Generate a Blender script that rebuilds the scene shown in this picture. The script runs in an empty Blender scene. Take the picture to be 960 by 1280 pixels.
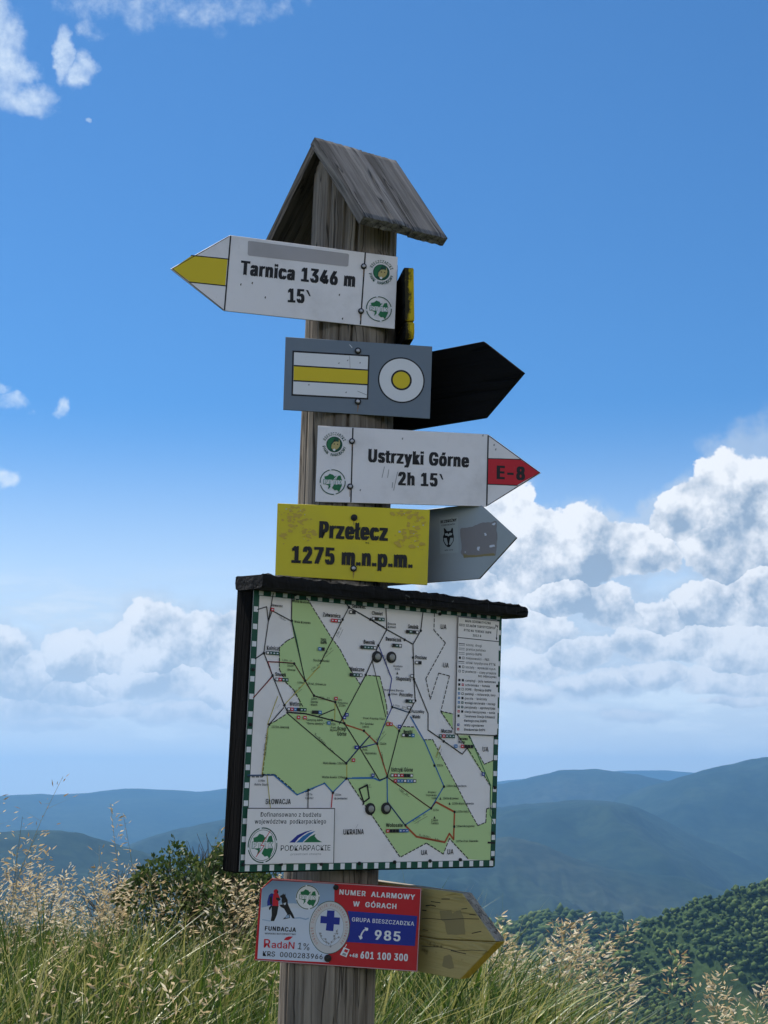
import bpy, bmesh, math, random
import numpy as np
from mathutils import Vector, Matrix, noise as mnoise
from mathutils.geometry import tessellate_polygon

rad = math.radians
sc = bpy.context.scene
col = sc.collection
random.seed(7)
rng = np.random.default_rng(7)

# ------------------------------------------------------------------ camera
EYE = 1.6                       # eye height above the turf at the photographer's feet
F, CX, CY = 1920.0, 480.0, 640.0
PITCH = math.atan(360 / 1920.0)
cp, sp = math.cos(PITCH), math.sin(PITCH)
cam = bpy.data.cameras.new('camera')
cam.sensor_fit = 'VERTICAL'; cam.sensor_height = 32; cam.lens = 48
cam.clip_start = 0.05; cam.clip_end = 80000
camo = bpy.data.objects.new('camera', cam); col.objects.link(camo)
camo.location = (0, 0, EYE); camo.rotation_euler = (math.pi / 2 + PITCH, 0, 0)
sc.camera = camo

# ------------------------------------------------------------------ light
SUN_EL, SUN_AZ = 60.0, -45.0    # degrees; azimuth measured from +Y towards +X
SUNV = Vector((math.sin(rad(SUN_AZ)) * math.cos(rad(SUN_EL)), math.cos(rad(SUN_AZ)) * math.cos(rad(SUN_EL)), math.sin(rad(SUN_EL))))
sun = bpy.data.lights.new('sun', 'SUN'); sun.energy = 4.0; sun.angle = rad(0.53); sun.color = (1.0, 0.95, 0.87)
suno = bpy.data.objects.new('sun', sun); col.objects.link(suno)
suno.rotation_euler = SUNV.to_track_quat('Z', 'Y').to_euler()
suno.location = (-5, 5, 12)

sc.view_settings.view_transform = 'Standard'
sc.view_settings.look = 'None'
sc.view_settings.exposure = 0.78
sc.view_settings.gamma = 1.0
sc.render.engine = 'CYCLES'
sc.cycles.use_denoising = True
sc.cycles.max_bounces = 6
sc.cycles.diffuse_bounces = 3
sc.cycles.glossy_bounces = 2
sc.cycles.transmission_bounces = 3
sc.cycles.transparent_max_bounces = 6
sc.cycles.volume_bounces = 0
sc.cycles.caustics_reflective = False
sc.cycles.caustics_refractive = False

# ---- tiny node language: sockets with arithmetic
class S:
    def __init__(s, nt, sock): s.nt, s.k = nt, sock
    def _m(s, op, *a, clamp=False):
        n = s.nt.nodes.new('ShaderNodeMath'); n.operation = op; n.use_clamp = clamp
        for i, v in enumerate((s,) + a):
            if isinstance(v, S): s.nt.links.new(v.k, n.inputs[i])
            else: n.inputs[i].default_value = float(v)
        return S(s.nt, n.outputs[0])
    def __add__(s, o): return s._m('ADD', o)
    def __sub__(s, o): return s._m('SUBTRACT', o)
    def __mul__(s, o): return s._m('MULTIPLY', o)
    def mad(s, a, b): return s._m('MULTIPLY_ADD', a, b)
    def mn(s, o): return s._m('MINIMUM', o)
    def mx(s, o): return s._m('MAXIMUM', o)
    def smin(s, o, k): return s._m('SMOOTH_MIN', o, k)
    def clamp(s): return s._m('ADD', 0.0, clamp=True)
    def step(s, a, b, t0=0.0, t1=1.0, kind='SMOOTHSTEP'):
        n = s.nt.nodes.new('ShaderNodeMapRange'); n.interpolation_type = kind
        s.nt.links.new(s.k, n.inputs[0])
        for i, v in enumerate((a, b, t0, t1)): n.inputs[i + 1].default_value = v
        return S(s.nt, n.outputs[0])

def link_in(nt, v, inp):
    if isinstance(v, S): nt.links.new(v.k, inp)
    elif hasattr(v, 'is_linked'): nt.links.new(v, inp)
    elif isinstance(v, (tuple, list)) and len(v) == 3 and len(inp.default_value) == 4: inp.default_value = (*v, 1)
    else: inp.default_value = v

def mixc(nt, fac, a, b, mode='MIX'):
    n = nt.nodes.new('ShaderNodeMix'); n.data_type = 'RGBA'; n.blend_type = mode
    link_in(nt, fac, n.inputs[0]); link_in(nt, a, n.inputs[6]); link_in(nt, b, n.inputs[7])
    return n.outputs[2]

def noise_n(nt, vec, scale, detail=4, rough=0.5, dist=0.0, lac=2.0):
    n = nt.nodes.new('ShaderNodeTexNoise'); nt.links.new(vec, n.inputs['Vector'])
    n.inputs['Scale'].default_value = scale; n.inputs['Detail'].default_value = detail
    n.inputs['Roughness'].default_value = rough; n.inputs['Distortion'].default_value = dist
    n.inputs['Lacunarity'].default_value = lac
    return S(nt, n.outputs[0])

# ------------------------------------------------------------------ world: sky and clouds
def px_uv(px, py):
    x = (px - CX) / F; y = -(py - CY) / F
    d = Vector((x, cp - sp * y, sp + cp * y)).normalized()
    return math.degrees(math.atan2(d.x, d.y)), math.degrees(math.asin(d.z))

world = bpy.data.worlds.new('World'); sc.world = world; world.use_nodes = True
wt = world.node_tree; wt.nodes.clear()
sky = wt.nodes.new('ShaderNodeTexSky'); sky.sky_type = 'NISHITA'; sky.sun_disc = False
sky.sun_elevation = rad(SUN_EL); sky.sun_rotation = rad(SUN_AZ)
sky.altitude = 1275; sky.air_density = 1.0; sky.dust_density = 0.35; sky.ozone_density = 2.2
SKY_STRENGTH = 0.115
tc = wt.nodes.new('ShaderNodeTexCoord'); gen = tc.outputs['Generated']
sx = wt.nodes.new('ShaderNodeSeparateXYZ'); wt.links.new(gen, sx.inputs[0])
X, Y, Z = (S(wt, sx.outputs[i]) for i in range(3))
U = X._m('ARCTAN2', Y) * 57.29578
Vv = Z._m('ARCSINE') * 57.29578

def vcomb(nt, a, b, c):
    n = nt.nodes.new('ShaderNodeCombineXYZ')
    for i, v in enumerate((a, b, c)): link_in(nt, v, n.inputs[i])
    return n.outputs[0]

# warp the direction a little so that cloud outlines are ragged
wv = wt.nodes.new('ShaderNodeTexNoise'); wt.links.new(gen, wv.inputs['Vector'])
wv.inputs['Scale'].default_value = 22; wv.inputs['Detail'].default_value = 5; wv.inputs['Roughness'].default_value = 0.6
ws = wt.nodes.new('ShaderNodeSeparateColor'); wt.links.new(wv.outputs['Color'], ws.inputs[0])
Uw = (S(wt, ws.outputs[0]) - 0.5).mad(2.6, U)
Vw = (S(wt, ws.outputs[1]) - 0.5).mad(1.5, Vv)

def field(blobs, u, v, k=0.35):
    acc = None
    for (px, py, rx, ry) in blobs:
        u0, v0 = px_uv(px, py); ru, rv = math.degrees(rx / F), math.degrees(ry / F)
        a = u.mad(1 / ru, -u0 / ru); b = v.mad(1 / rv, -v0 / rv)
        e = a.mad(a, b * b)
        acc = e if acc is None else acc.smin(e, k)
    return acc          # 0 in the middle of a blob, 1 on its outline

def heaps(blobs, u, v):
    """flat-based heaps: e is 0 inside and 1 on the outline, h is the height within the nearest heap (-.4 base, 1 top)"""
    acc = hs = None
    for i_, (px, py, rx, ry) in enumerate(blobs):
        py += 9 * math.sin(i_ * 2.4) - 2; ry *= 1.12
        u0, v0 = px_uv(px, py); ru, rv = math.degrees(rx / F), math.degrees(ry / F)
        a = u.mad(1 / ru, -u0 / ru); b = v.mad(1 / rv, -v0 / rv)
        bm_ = (b * -1.75).mx(b); e = a.mad(a, bm_ * bm_)
        if acc is None: acc, hs = e, b
        else:
            k = e._m('LESS_THAN', acc); hs = (b - hs).mad(k, hs); acc = acc.mn(e)
    return acc, hs

#          px   py   rx  ry   (pixels of the photograph, turned into sky directions; py is where the flat base begins)
CUMULUS = [(935, 668, 88, 88), (1040, 672, 120, 120), (868, 662, 50, 50), (800, 690, 58, 42), (735, 708, 60, 62), (676, 712, 60, 60), (632, 690, 56, 80), (590, 740, 70, 60),
           (955, 752, 60, 48), (890, 765, 46, 40), (1050, 760, 90, 60), (825, 772, 40, 26), (765, 775, 44, 34), (705, 760, 50, 26),
           (655, 785, 60, 34), (590, 800, 60, 34), (935, 812, 70, 34), (860, 812, 50, 26), (790, 822, 48, 26), (725, 815, 46, 24), (1030, 820, 80, 38),
           (665, 835, 50, 22), (900, 850, 60, 20), (820, 858, 50, 16), (740, 852, 54, 16), (980, 862, 70, 20), (640, 868, 50, 14), (790, 885, 40, 9), (930, 888, 50, 9),
           (192, 812, 48, 56), (148, 822, 40, 36), (238, 822, 44, 42), (290, 818, 44, 50), (345, 812, 50, 52), (95, 834, 48, 40), (40, 850, 48, 34), (-20, 846, 60, 46), (-110, 850, 90, 60),
           (225, 858, 52, 26), (160, 862, 56, 26), (290, 866, 50, 26), (85, 878, 56, 24), (10, 886, 60, 24), (215, 892, 60, 16), (130, 900, 60, 14), (295, 896, 60, 14), (50, 914, 60, 10), (420, 850, 80, 60), (500, 830, 80, 50)]
WISPS = [(8, 75, 30, 52), (40, 125, 34, 18), (-30, 40, 45, 50), (82, 68, 11, 28), (102, 92, 17, 18), (127, 147, 5, 4),
         (150, 6, 80, 40), (225, -8, 90, 40), (310, -10, 70, 34), (350, 2, 26, 18), (120, 40, 24, 18),
         (14, 502, 26, 9), (0, 488, 16, 7), (79, 506, 9, 14), (4, 598, 15, 10)]

fine = noise_n(wt, gen, 26, 7, 0.62)
vor = wt.nodes.new('ShaderNodeTexVoronoi'); vor.feature = 'F1'
voff = wt.nodes.new('ShaderNodeVectorMath'); voff.operation = 'MULTIPLY_ADD'
wt.links.new(wv.outputs['Color'], voff.inputs[0]); voff.inputs[1].default_value = (0.03, 0.03, 0.03); wt.links.new(gen, voff.inputs[2])
wt.links.new(voff.outputs[0], vor.inputs['Vector'])
vor.inputs['Scale'].default_value = 42; vor.inputs['Detail'].default_value = 3; vor.inputs['Roughness'].default_value = 0.6
vor.normalize = True
bil = S(wt, vor.outputs['Distance'])
# the same detail a step towards the sun: the difference is the light on each puff
def shifted(dx, dy, dz):
    n = wt.nodes.new('ShaderNodeVectorMath'); n.operation = 'ADD'; wt.links.new(gen, n.inputs[0]); n.inputs[1].default_value = (dx, dy, dz)
    return n.outputs[0]
fine_s = noise_n(wt, shifted(-0.007, 0, 0.012), 26, 4, 0.62)
coarse = noise_n(wt, gen, 14, 4, 0.6)

cf, ch = heaps(CUMULUS, Uw, Vw)
# scattered unseen clouds round the rest, thickened to whiten light on the signs
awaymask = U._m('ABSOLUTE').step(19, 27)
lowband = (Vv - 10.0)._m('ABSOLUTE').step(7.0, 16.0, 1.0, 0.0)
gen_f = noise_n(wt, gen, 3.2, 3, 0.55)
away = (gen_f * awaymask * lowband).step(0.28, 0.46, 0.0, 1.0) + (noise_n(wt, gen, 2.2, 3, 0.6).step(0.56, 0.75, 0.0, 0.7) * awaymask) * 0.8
body = (cf * -1.0 + 1.05)
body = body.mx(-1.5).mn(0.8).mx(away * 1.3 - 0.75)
dens = body + (fine - 0.5) * 1.7 + (bil * -1.0 + 0.33) * 0.8 + (coarse - 0.5) * 0.6
soft = Vv.step(2.0, 9.0)                     # near the horizon the heaps lie farther off, softer and thinner
alpha = dens.step(0.0, 0.16) * soft + dens.step(-0.1, 0.55) * (soft * -1.0 + 1.0) * 0.75
alpha = alpha * Vv.step(1.8, 4.0)

wf = field(WISPS, Uw, Vw, 0.2)
wd = (wf * -0.8 + 0.9).mx(-1.5).mn(0.55) + (fine - 0.5) * 4.4 + (bil - 0.3) * -0.9 + (coarse - 0.5) * 1.4
walpha = wd.step(-0.25, 1.7) * 0.95

# stretched grey-white streaks in the lower sky
uvv = vcomb(wt, U * 0.10, Vv * 0.42, 0.0)
streak = noise_n(wt, uvv, 2.2, 5, 0.62)
salpha = streak.step(0.34, 0.60) * Vv.step(9.0, 6.5) * Vv.step(0.8, 3.2) * 0.7

# light: bright heads, grey flat bases, each puff lit from above
hgt_ = (ch + (coarse - 0.5) * 2.2 + (bil - 0.3) * -0.9 + (fine - 0.5) * 0.8).step(-0.45, 0.62)
edge = dens.step(0.0, 0.5, 0.22, 0.0)
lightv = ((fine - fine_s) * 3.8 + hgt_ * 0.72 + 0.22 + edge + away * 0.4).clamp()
def lit(r, g, b): return (r / SKY_STRENGTH, g / SKY_STRENGTH, b / SKY_STRENGTH)   # cloud radiance, undoing the Background strength
clit = mixc(wt, lightv, lit(0.20, 0.26, 0.335), lit(0.58, 0.59, 0.60))
clit = mixc(wt, (away * 1.4).clamp() * 0.8, clit, lit(0.98, 0.98, 0.97))     # unseen heaps brightened beyond the visible ones to light the sign faces
clit = mixc(wt, Vv.step(9.0, 2.5) * 0.40, clit, lit(0.46, 0.52, 0.57))
scol = mixc(wt, streak.step(0.40, 0.70), lit(0.32, 0.40, 0.49), lit(0.48, 0.53, 0.57))
skyt = mixc(wt, 1.0, sky.outputs[0], (0.235, 0.465, 0.64), 'MULTIPLY')
base = mixc(wt, (Vv.step(15.0, 1.5, 0.0, 0.95)), skyt, lit(0.56, 0.61, 0.63))
c1 = mixc(wt, salpha, base, scol)
veil = (cf + (coarse - 0.5) * 2.2 + (fine - 0.5) * 2.4).step(1.75, 0.8) * Vv.step(1.0, 3.5) * 0.62
c1 = mixc(wt, veil, c1, mixc(wt, (coarse - 0.5).mad(2.2, 0.5), lit(0.26, 0.33, 0.42), lit(0.46, 0.50, 0.54)))
c2 = mixc(wt, alpha, c1, clit)
c3 = mixc(wt, walpha, c2, lit(0.46, 0.52, 0.58))
bg = wt.nodes.new('ShaderNodeBackground'); wt.links.new(c3, bg.inputs[0])
bg.inputs[1].default_value = SKY_STRENGTH
wo = wt.nodes.new('ShaderNodeOutputWorld'); wt.links.new(bg.outputs[0], wo.inputs[0])
world.cycles.sampling_method = 'MANUAL'; world.cycles.sample_map_resolution = 512

# ------------------------------------------------------------------ helpers
def ray(px, py):
    x = (px - CX) / F; y = -(py - CY) / F
    return Vector((x, cp - sp * y, sp + cp * y))

def at(px, py, depth_y):
    """world point seen at photo pixel (px, py) at ground distance depth_y in front of the camera"""
    r = ray(px, py); p = r * (depth_y / r.y); p.z += EYE
    return p

def tag(o, label=None, cat=None, group=None, kind=None):
    if label: o['label'] = label
    if cat: o['category'] = cat
    if group: o['group'] = group
    if kind: o['kind'] = kind
    return o

def link(name, me, m, parent=None, matrix=None):
    o = bpy.data.objects.new(name, me); col.objects.link(o)
    if m is not None and not me.materials: me.materials.append(m)
    if parent is not None: o.parent = parent
    if matrix is not None: o.matrix_local = matrix
    return o

def empty(name, mat_or_loc):
    o = bpy.data.objects.new(name, None); col.objects.link(o); o.empty_display_size = 0.1
    if isinstance(mat_or_loc, Matrix): o.matrix_world = mat_or_loc
    else: o.location = mat_or_loc
    return o

def mesh(name, verts, faces, smooth=False):
    me = bpy.data.meshes.new(name); me.from_pydata([tuple(v) for v in verts], [], faces); me.update()
    if smooth: me.polygons.foreach_set('use_smooth', [True] * len(me.polygons))
    return me

def np_mesh(name, V, Fc, tint=None, smooth=False):
    """V (n,3), Fc (m,k) arrays -> mesh; tint = per-face or per-vertex values in a point attribute"""
    me = bpy.data.meshes.new(name)
    n, (m, k) = len(V), Fc.shape
    me.vertices.add(n); me.vertices.foreach_set('co', V.astype(np.float32).ravel())
    me.loops.add(m * k); me.loops.foreach_set('vertex_index', Fc.astype(np.int32).ravel())
    me.polygons.add(m); me.polygons.foreach_set('loop_start', np.arange(0, m * k, k, dtype=np.int32))
    me.polygons.foreach_set('loop_total', np.full(m, k, dtype=np.int32))
    if smooth: me.polygons.foreach_set('use_smooth', np.ones(m, dtype=bool))
    me.update(calc_edges=True)
    if tint is not None:
        at_ = me.attributes.new('tint', 'FLOAT', 'POINT'); at_.data.foreach_set('value', tint.astype(np.float32))
    return me

# ------------------------------------------------------------------ materials
def new_mat(name):
    m = bpy.data.materials.new(name); m.use_nodes = True
    nt = m.node_tree; b = nt.nodes['Principled BSDF']; b.inputs['Specular IOR Level'].default_value = 0.3
    return m, nt, b

def tex(nt, which='Object'):
    return nt.nodes.new('ShaderNodeTexCoord').outputs[which]

def mapped(nt, vec, scale):
    n = nt.nodes.new('ShaderNodeMapping'); nt.links.new(vec, n.inputs[0]); n.inputs['Scale'].default_value = scale
    return n.outputs[0]

def bump(nt, b, h, strength=0.3, dist=0.002):
    n = nt.nodes.new('ShaderNodeBump'); n.inputs['Strength'].default_value = strength; n.inputs['Distance'].default_value = dist
    link_in(nt, h, n.inputs['Height']); nt.links.new(n.outputs[0], b.inputs['Normal'])

def paint(name, c, rough=0.45, dirt=0.18, dirtc=(0.25, 0.22, 0.18), chips=None, chipc=(0.12, 0.1, 0.08)):
    """sheet metal or board paint with dirt film, fine specks and chips"""
    m, nt, b = new_mat(name); t = tex(nt)
    n1 = noise_n(nt, t, 9, 6, 0.65); n2 = noise_n(nt, mapped(nt, t, (140, 25, 60)), 1.0, 4, 0.6)
    base = mixc(nt, n1.step(0.45, 0.8) * dirt + n2.step(0.62, 0.8) * (dirt * 0.5), c, dirtc)
    sp_ = noise_n(nt, t, 210, 2, 0.5)
    base = mixc(nt, sp_.step(0.74, 0.80) * (dirt * 1.6), base, dirtc)
    if chips:
        ch = noise_n(nt, t, 38, 6, 0.75) * noise_n(nt, t, 7, 2, 0.5)
        base = mixc(nt, ch.step(chips, chips + 0.03), base, chipc)
    nt.links.new(base, b.inputs['Base Color'])
    link_in(nt, n1.step(0.3, 0.8, rough, rough + 0.2), b.inputs['Roughness'])
    bump(nt, b, noise_n(nt, t, 60, 3), 0.12, 0.001)
    return m

def ink(name, c, rough=0.5):
    m, nt, b = new_mat(name); t = tex(nt)
    n = noise_n(nt, t, 120, 5, 0.7)
    nt.links.new(mixc(nt, n.step(0.55, 0.85) * 0.35, c, tuple(min(1, x * 0.6 + 0.12) for x in c)), b.inputs['Base Color'])
    b.inputs['Roughness'].default_value = rough
    return m

def wood(name, c_light, c_dark, axis='Z', grain=1.0, rings=0.5, rough=0.85, paintc=None, paint_amt=0.0, lich=0.0, knots=True):
    m, nt, b = new_mat(name); t = tex(nt)
    long, wide = 1.6, 95.0 * grain
    scl = {'X': (long, wide, wide), 'Y': (wide, long, wide), 'Z': (wide, wide, long)}[axis]
    # bend the grain slightly
    wn_ = nt.nodes.new('ShaderNodeTexNoise'); nt.links.new(t, wn_.inputs['Vector']); wn_.inputs['Scale'].default_value = 3.5; wn_.inputs['Detail'].default_value = 2
    va = nt.nodes.new('ShaderNodeVectorMath'); va.operation = 'MULTIPLY_ADD'; nt.links.new(wn_.outputs['Color'], va.inputs[0])
    va.inputs[1].default_value = (0.035, 0.035, 0.035); nt.links.new(t, va.inputs[2])
    g = noise_n(nt, mapped(nt, va.outputs[0], scl), 1.0, 6, 0.62)
    s2 = tuple(x * (0.28 if x == wide else 0.7) for x in scl)
    g2 = noise_n(nt, mapped(nt, va.outputs[0], s2), 1.0, 4, 0.6, 0.8)
    blot = noise_n(nt, t, 7, 4, 0.6)
    f = (g.step(0.32, 0.68) * 0.55 + g2.step(0.30, 0.70) * 0.45)
    base = mixc(nt, f, c_dark, c_light)
    base = mixc(nt, blot.step(0.5, 0.8) * 0.4, base, tuple(x * 0.55 for x in c_dark))
    crack = noise_n(nt, mapped(nt, va.outputs[0], tuple(x * (0.55 if x == wide else 0.5) for x in scl)), 1.0, 2, 0.5)
    ck = (crack - 0.5)._m('ABSOLUTE').step(0.0, 0.018, 1.0, 0.0)
    base = mixc(nt, ck * 0.75, base, tuple(x * 0.12 for x in c_dark))
    if lich:
        l = noise_n(nt, t, 34, 6, 0.7)
        base = mixc(nt, l.step(0.66, 0.70) * lich, base, (0.50, 0.52, 0.46))
    if paintc:
        pn = noise_n(nt, mapped(nt, t, tuple(x * 0.25 for x in scl)), 1.0, 5, 0.6) * 0.6 + noise_n(nt, t, 16, 6, 0.7) * 0.4
        thr = 0.5 + (paint_amt - 0.5) * 0.4
        base = mixc(nt, pn.step(thr - 0.03, thr + 0.03, 1.0, 0.0), base, paintc)
    nt.links.new(base, b.inputs['Base Color']); b.inputs['Roughness'].default_value = rough
    b.inputs['Specular IOR Level'].default_value = 0.15
    bump(nt, b, f - ck * 0.8, 0.75, 0.004)
    return m

def plain(name, c, rough=0.5, metal=0.0):
    m, nt, b = new_mat(name); t = tex(nt)
    n = noise_n(nt, t, 45, 4, 0.6)
    nt.links.new(mixc(nt, n.step(0.4, 0.7) * 0.5, c, tuple(x * 0.6 for x in c)), b.inputs['Base Color'])
    b.inputs['Roughness'].default_value = rough; b.inputs['Metallic'].default_value = metal
    return m

M_WHITE = paint('white_enamel', (0.86, 0.82, 0.83), 0.4, 0.24, chips=0.45)
M_GREYP = paint('grey_enamel', (0.17, 0.21, 0.26), 0.5, 0.22, (0.30, 0.31, 0.33), chips=0.44)
M_GREYB = paint('light_grey_sheet', (0.36, 0.41, 0.44), 0.5, 0.20)
M_YELLOW = paint('faded_yellow_paint', (0.74, 0.60, 0.03), 0.5, 0.20, (0.45, 0.38, 0.16))
M_BLACKW = wood('black_stained_wood', (0.006, 0.006, 0.006), (0.003, 0.003, 0.003), 'X', 0.6)
M_RED = paint('red_enamel', (0.52, 0.012, 0.02), 0.4, 0.10)
M_EDGE = plain('sheet_edge', (0.03, 0.03, 0.035), 0.6)
M_STEEL = plain('bolt_steel', (0.42, 0.42, 0.44), 0.4, 0.7)
M_STEELD = plain('dark_bolt', (0.03, 0.03, 0.03), 0.5, 0.4)
M_MAP = paint('map_print_white', (0.86, 0.82, 0.82), 0.35, 0.16, (0.36, 0.33, 0.30))
M_PARK = paint('map_print_green', (0.36, 0.56, 0.19), 0.35, 0.12, (0.25, 0.33, 0.16))
INK = {
    'black': ink('black_ink', (0.012, 0.012, 0.014)), 'white': ink('white_ink', (0.78, 0.78, 0.80)),
    'yellow': ink('yellow_ink', (0.74, 0.55, 0.02)), 'red': ink('red_ink', (0.58, 0.015, 0.03)),
    'green': ink('green_ink', (0.012, 0.16, 0.06)), 'dgreen': ink('dark_green_ink', (0.006, 0.075, 0.045)),
    'lime': ink('park_green_ink', (0.50, 0.67, 0.31)), 'blue': ink('blue_ink', (0.015, 0.03, 0.28)),
    'lblue': ink('mid_blue_ink', (0.03, 0.17, 0.42)), 'brown': ink('brown_red_ink', (0.42, 0.09, 0.03)),
    'orange': ink('orange_ink', (0.62, 0.18, 0.04)), 'ochre': ink('ochre_ink', (0.52, 0.44, 0.08)),
    'rust': ink('rust_stain', (0.30, 0.17, 0.09)), 'grey': ink('grey_ink', (0.30, 0.29, 0.30)), 'tape': paint('faded_tape', (0.44, 0.41, 0.42), 0.5, 0.25),
    'lynx': ink('tawny_ink', (0.50, 0.40, 0.16)), 'pale': ink('pale_ink', (0.62, 0.66, 0.74)),
    'snow': paint('printed_snow', (0.62, 0.68, 0.80), 0.4, 0.3, (0.36, 0.46, 0.62)),
    'sky': ink('printed_sky', (0.30, 0.42, 0.60)), 'wear': ink('worn_ochre', (0.60, 0.42, 0.06)),
    'seal': ink('seal_grey', (0.60, 0.58, 0.58)), 'map': M_MAP,
    'glue': ink('old_glue', (0.27, 0.22, 0.10)), 'torn': paint('torn_sticker', (0.25, 0.235, 0.24), 0.6, 0.5, (0.42, 0.42, 0.44)),
    'sticker': ink('pale_sticker', (0.40, 0.46, 0.48)),
}

# ------------------------------------------------------------------ text
_font = {}
def ui_font():
    # the grotesque that ships inside Blender itself; the built-in face if it is missing
    try:
        import os
        p = os.path.join(bpy.utils.system_resource('DATAFILES'), 'fonts', 'Inter.woff2')
        return bpy.data.fonts.load(p) if os.path.exists(p) else None
    except Exception:
        return None
FONT = ui_font()
def glyphs(s, bold=0.0):
    key = (s, bold)
    if key not in _font:
        c = bpy.data.curves.new('lettering', 'FONT'); c.body = s; c.resolution_u = 3; c.space_character = 1.0 + bold
        if FONT: c.font = FONT
        o = bpy.data.objects.new('lettering', c); col.objects.link(o)
        dg = bpy.context.evaluated_depsgraph_get()
        me = bpy.data.meshes.new_from_object(o.evaluated_get(dg))
        me.calc_loop_triangles()
        V = [(v.co.x, v.co.y) for v in me.vertices]
        T = [tuple(t.vertices) for t in me.loop_triangles]
        T2 = []
        for a, b_, c_ in T:
            (x0, y0), (x1, y1), (x2, y2) = V[a], V[b_], V[c_]
            T2.append((a, b_, c_) if (x1 - x0) * (y2 - y0) - (x2 - x0) * (y1 - y0) > 0 else (a, c_, b_))
        xs = [v[0] for v in V] or [0, 1]
        _font[key] = (V, T2, min(xs), max(xs))
        bpy.data.objects.remove(o); bpy.data.curves.remove(c); bpy.data.meshes.remove(me)
    return _font[key]
CAP = 0.702
CAP = max(v[1] for v in glyphs('H')[0]) - min(v[1] for v in glyphs('H')[0])

# ------------------------------------------------------------------ the post's axis and board frames
AX0 = Vector((-0.1110, 3.05, -0.4186 + EYE)); AX1 = Vector((-0.0627, 3.05, 1.1502 + EYE))
def axis_at(z):
    return AX0 + (AX1 - AX0) * ((z - AX0.z) / (AX1.z - AX0.z))
RPOST = 0.092

def board_frame(yaw, pitch, roll, a, z, off, back=False):
    """plane touching the round post: yaw turns it about the post, a slides it sideways, z is its height above the eye"""
    yaw, pitch, roll = rad(yaw), rad(pitch), rad(roll)
    d = Vector((math.cos(yaw), math.sin(yaw), 0)); u = Vector((0, 0, 1)); n = d.cross(u)
    u2 = u * math.cos(pitch) + n * math.sin(pitch); n2 = n * math.cos(pitch) - u * math.sin(pitch)
    dx = d * math.cos(roll) + u2 * math.sin(roll); ux = -d * math.sin(roll) + u2 * math.cos(roll)
    C = axis_at(z + EYE) + (n2 if not back else -n2) * (RPOST + off) + d * a
    M = Matrix((dx, ux, n2)).transposed().to_4x4(); M.translation = C
    return M

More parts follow.
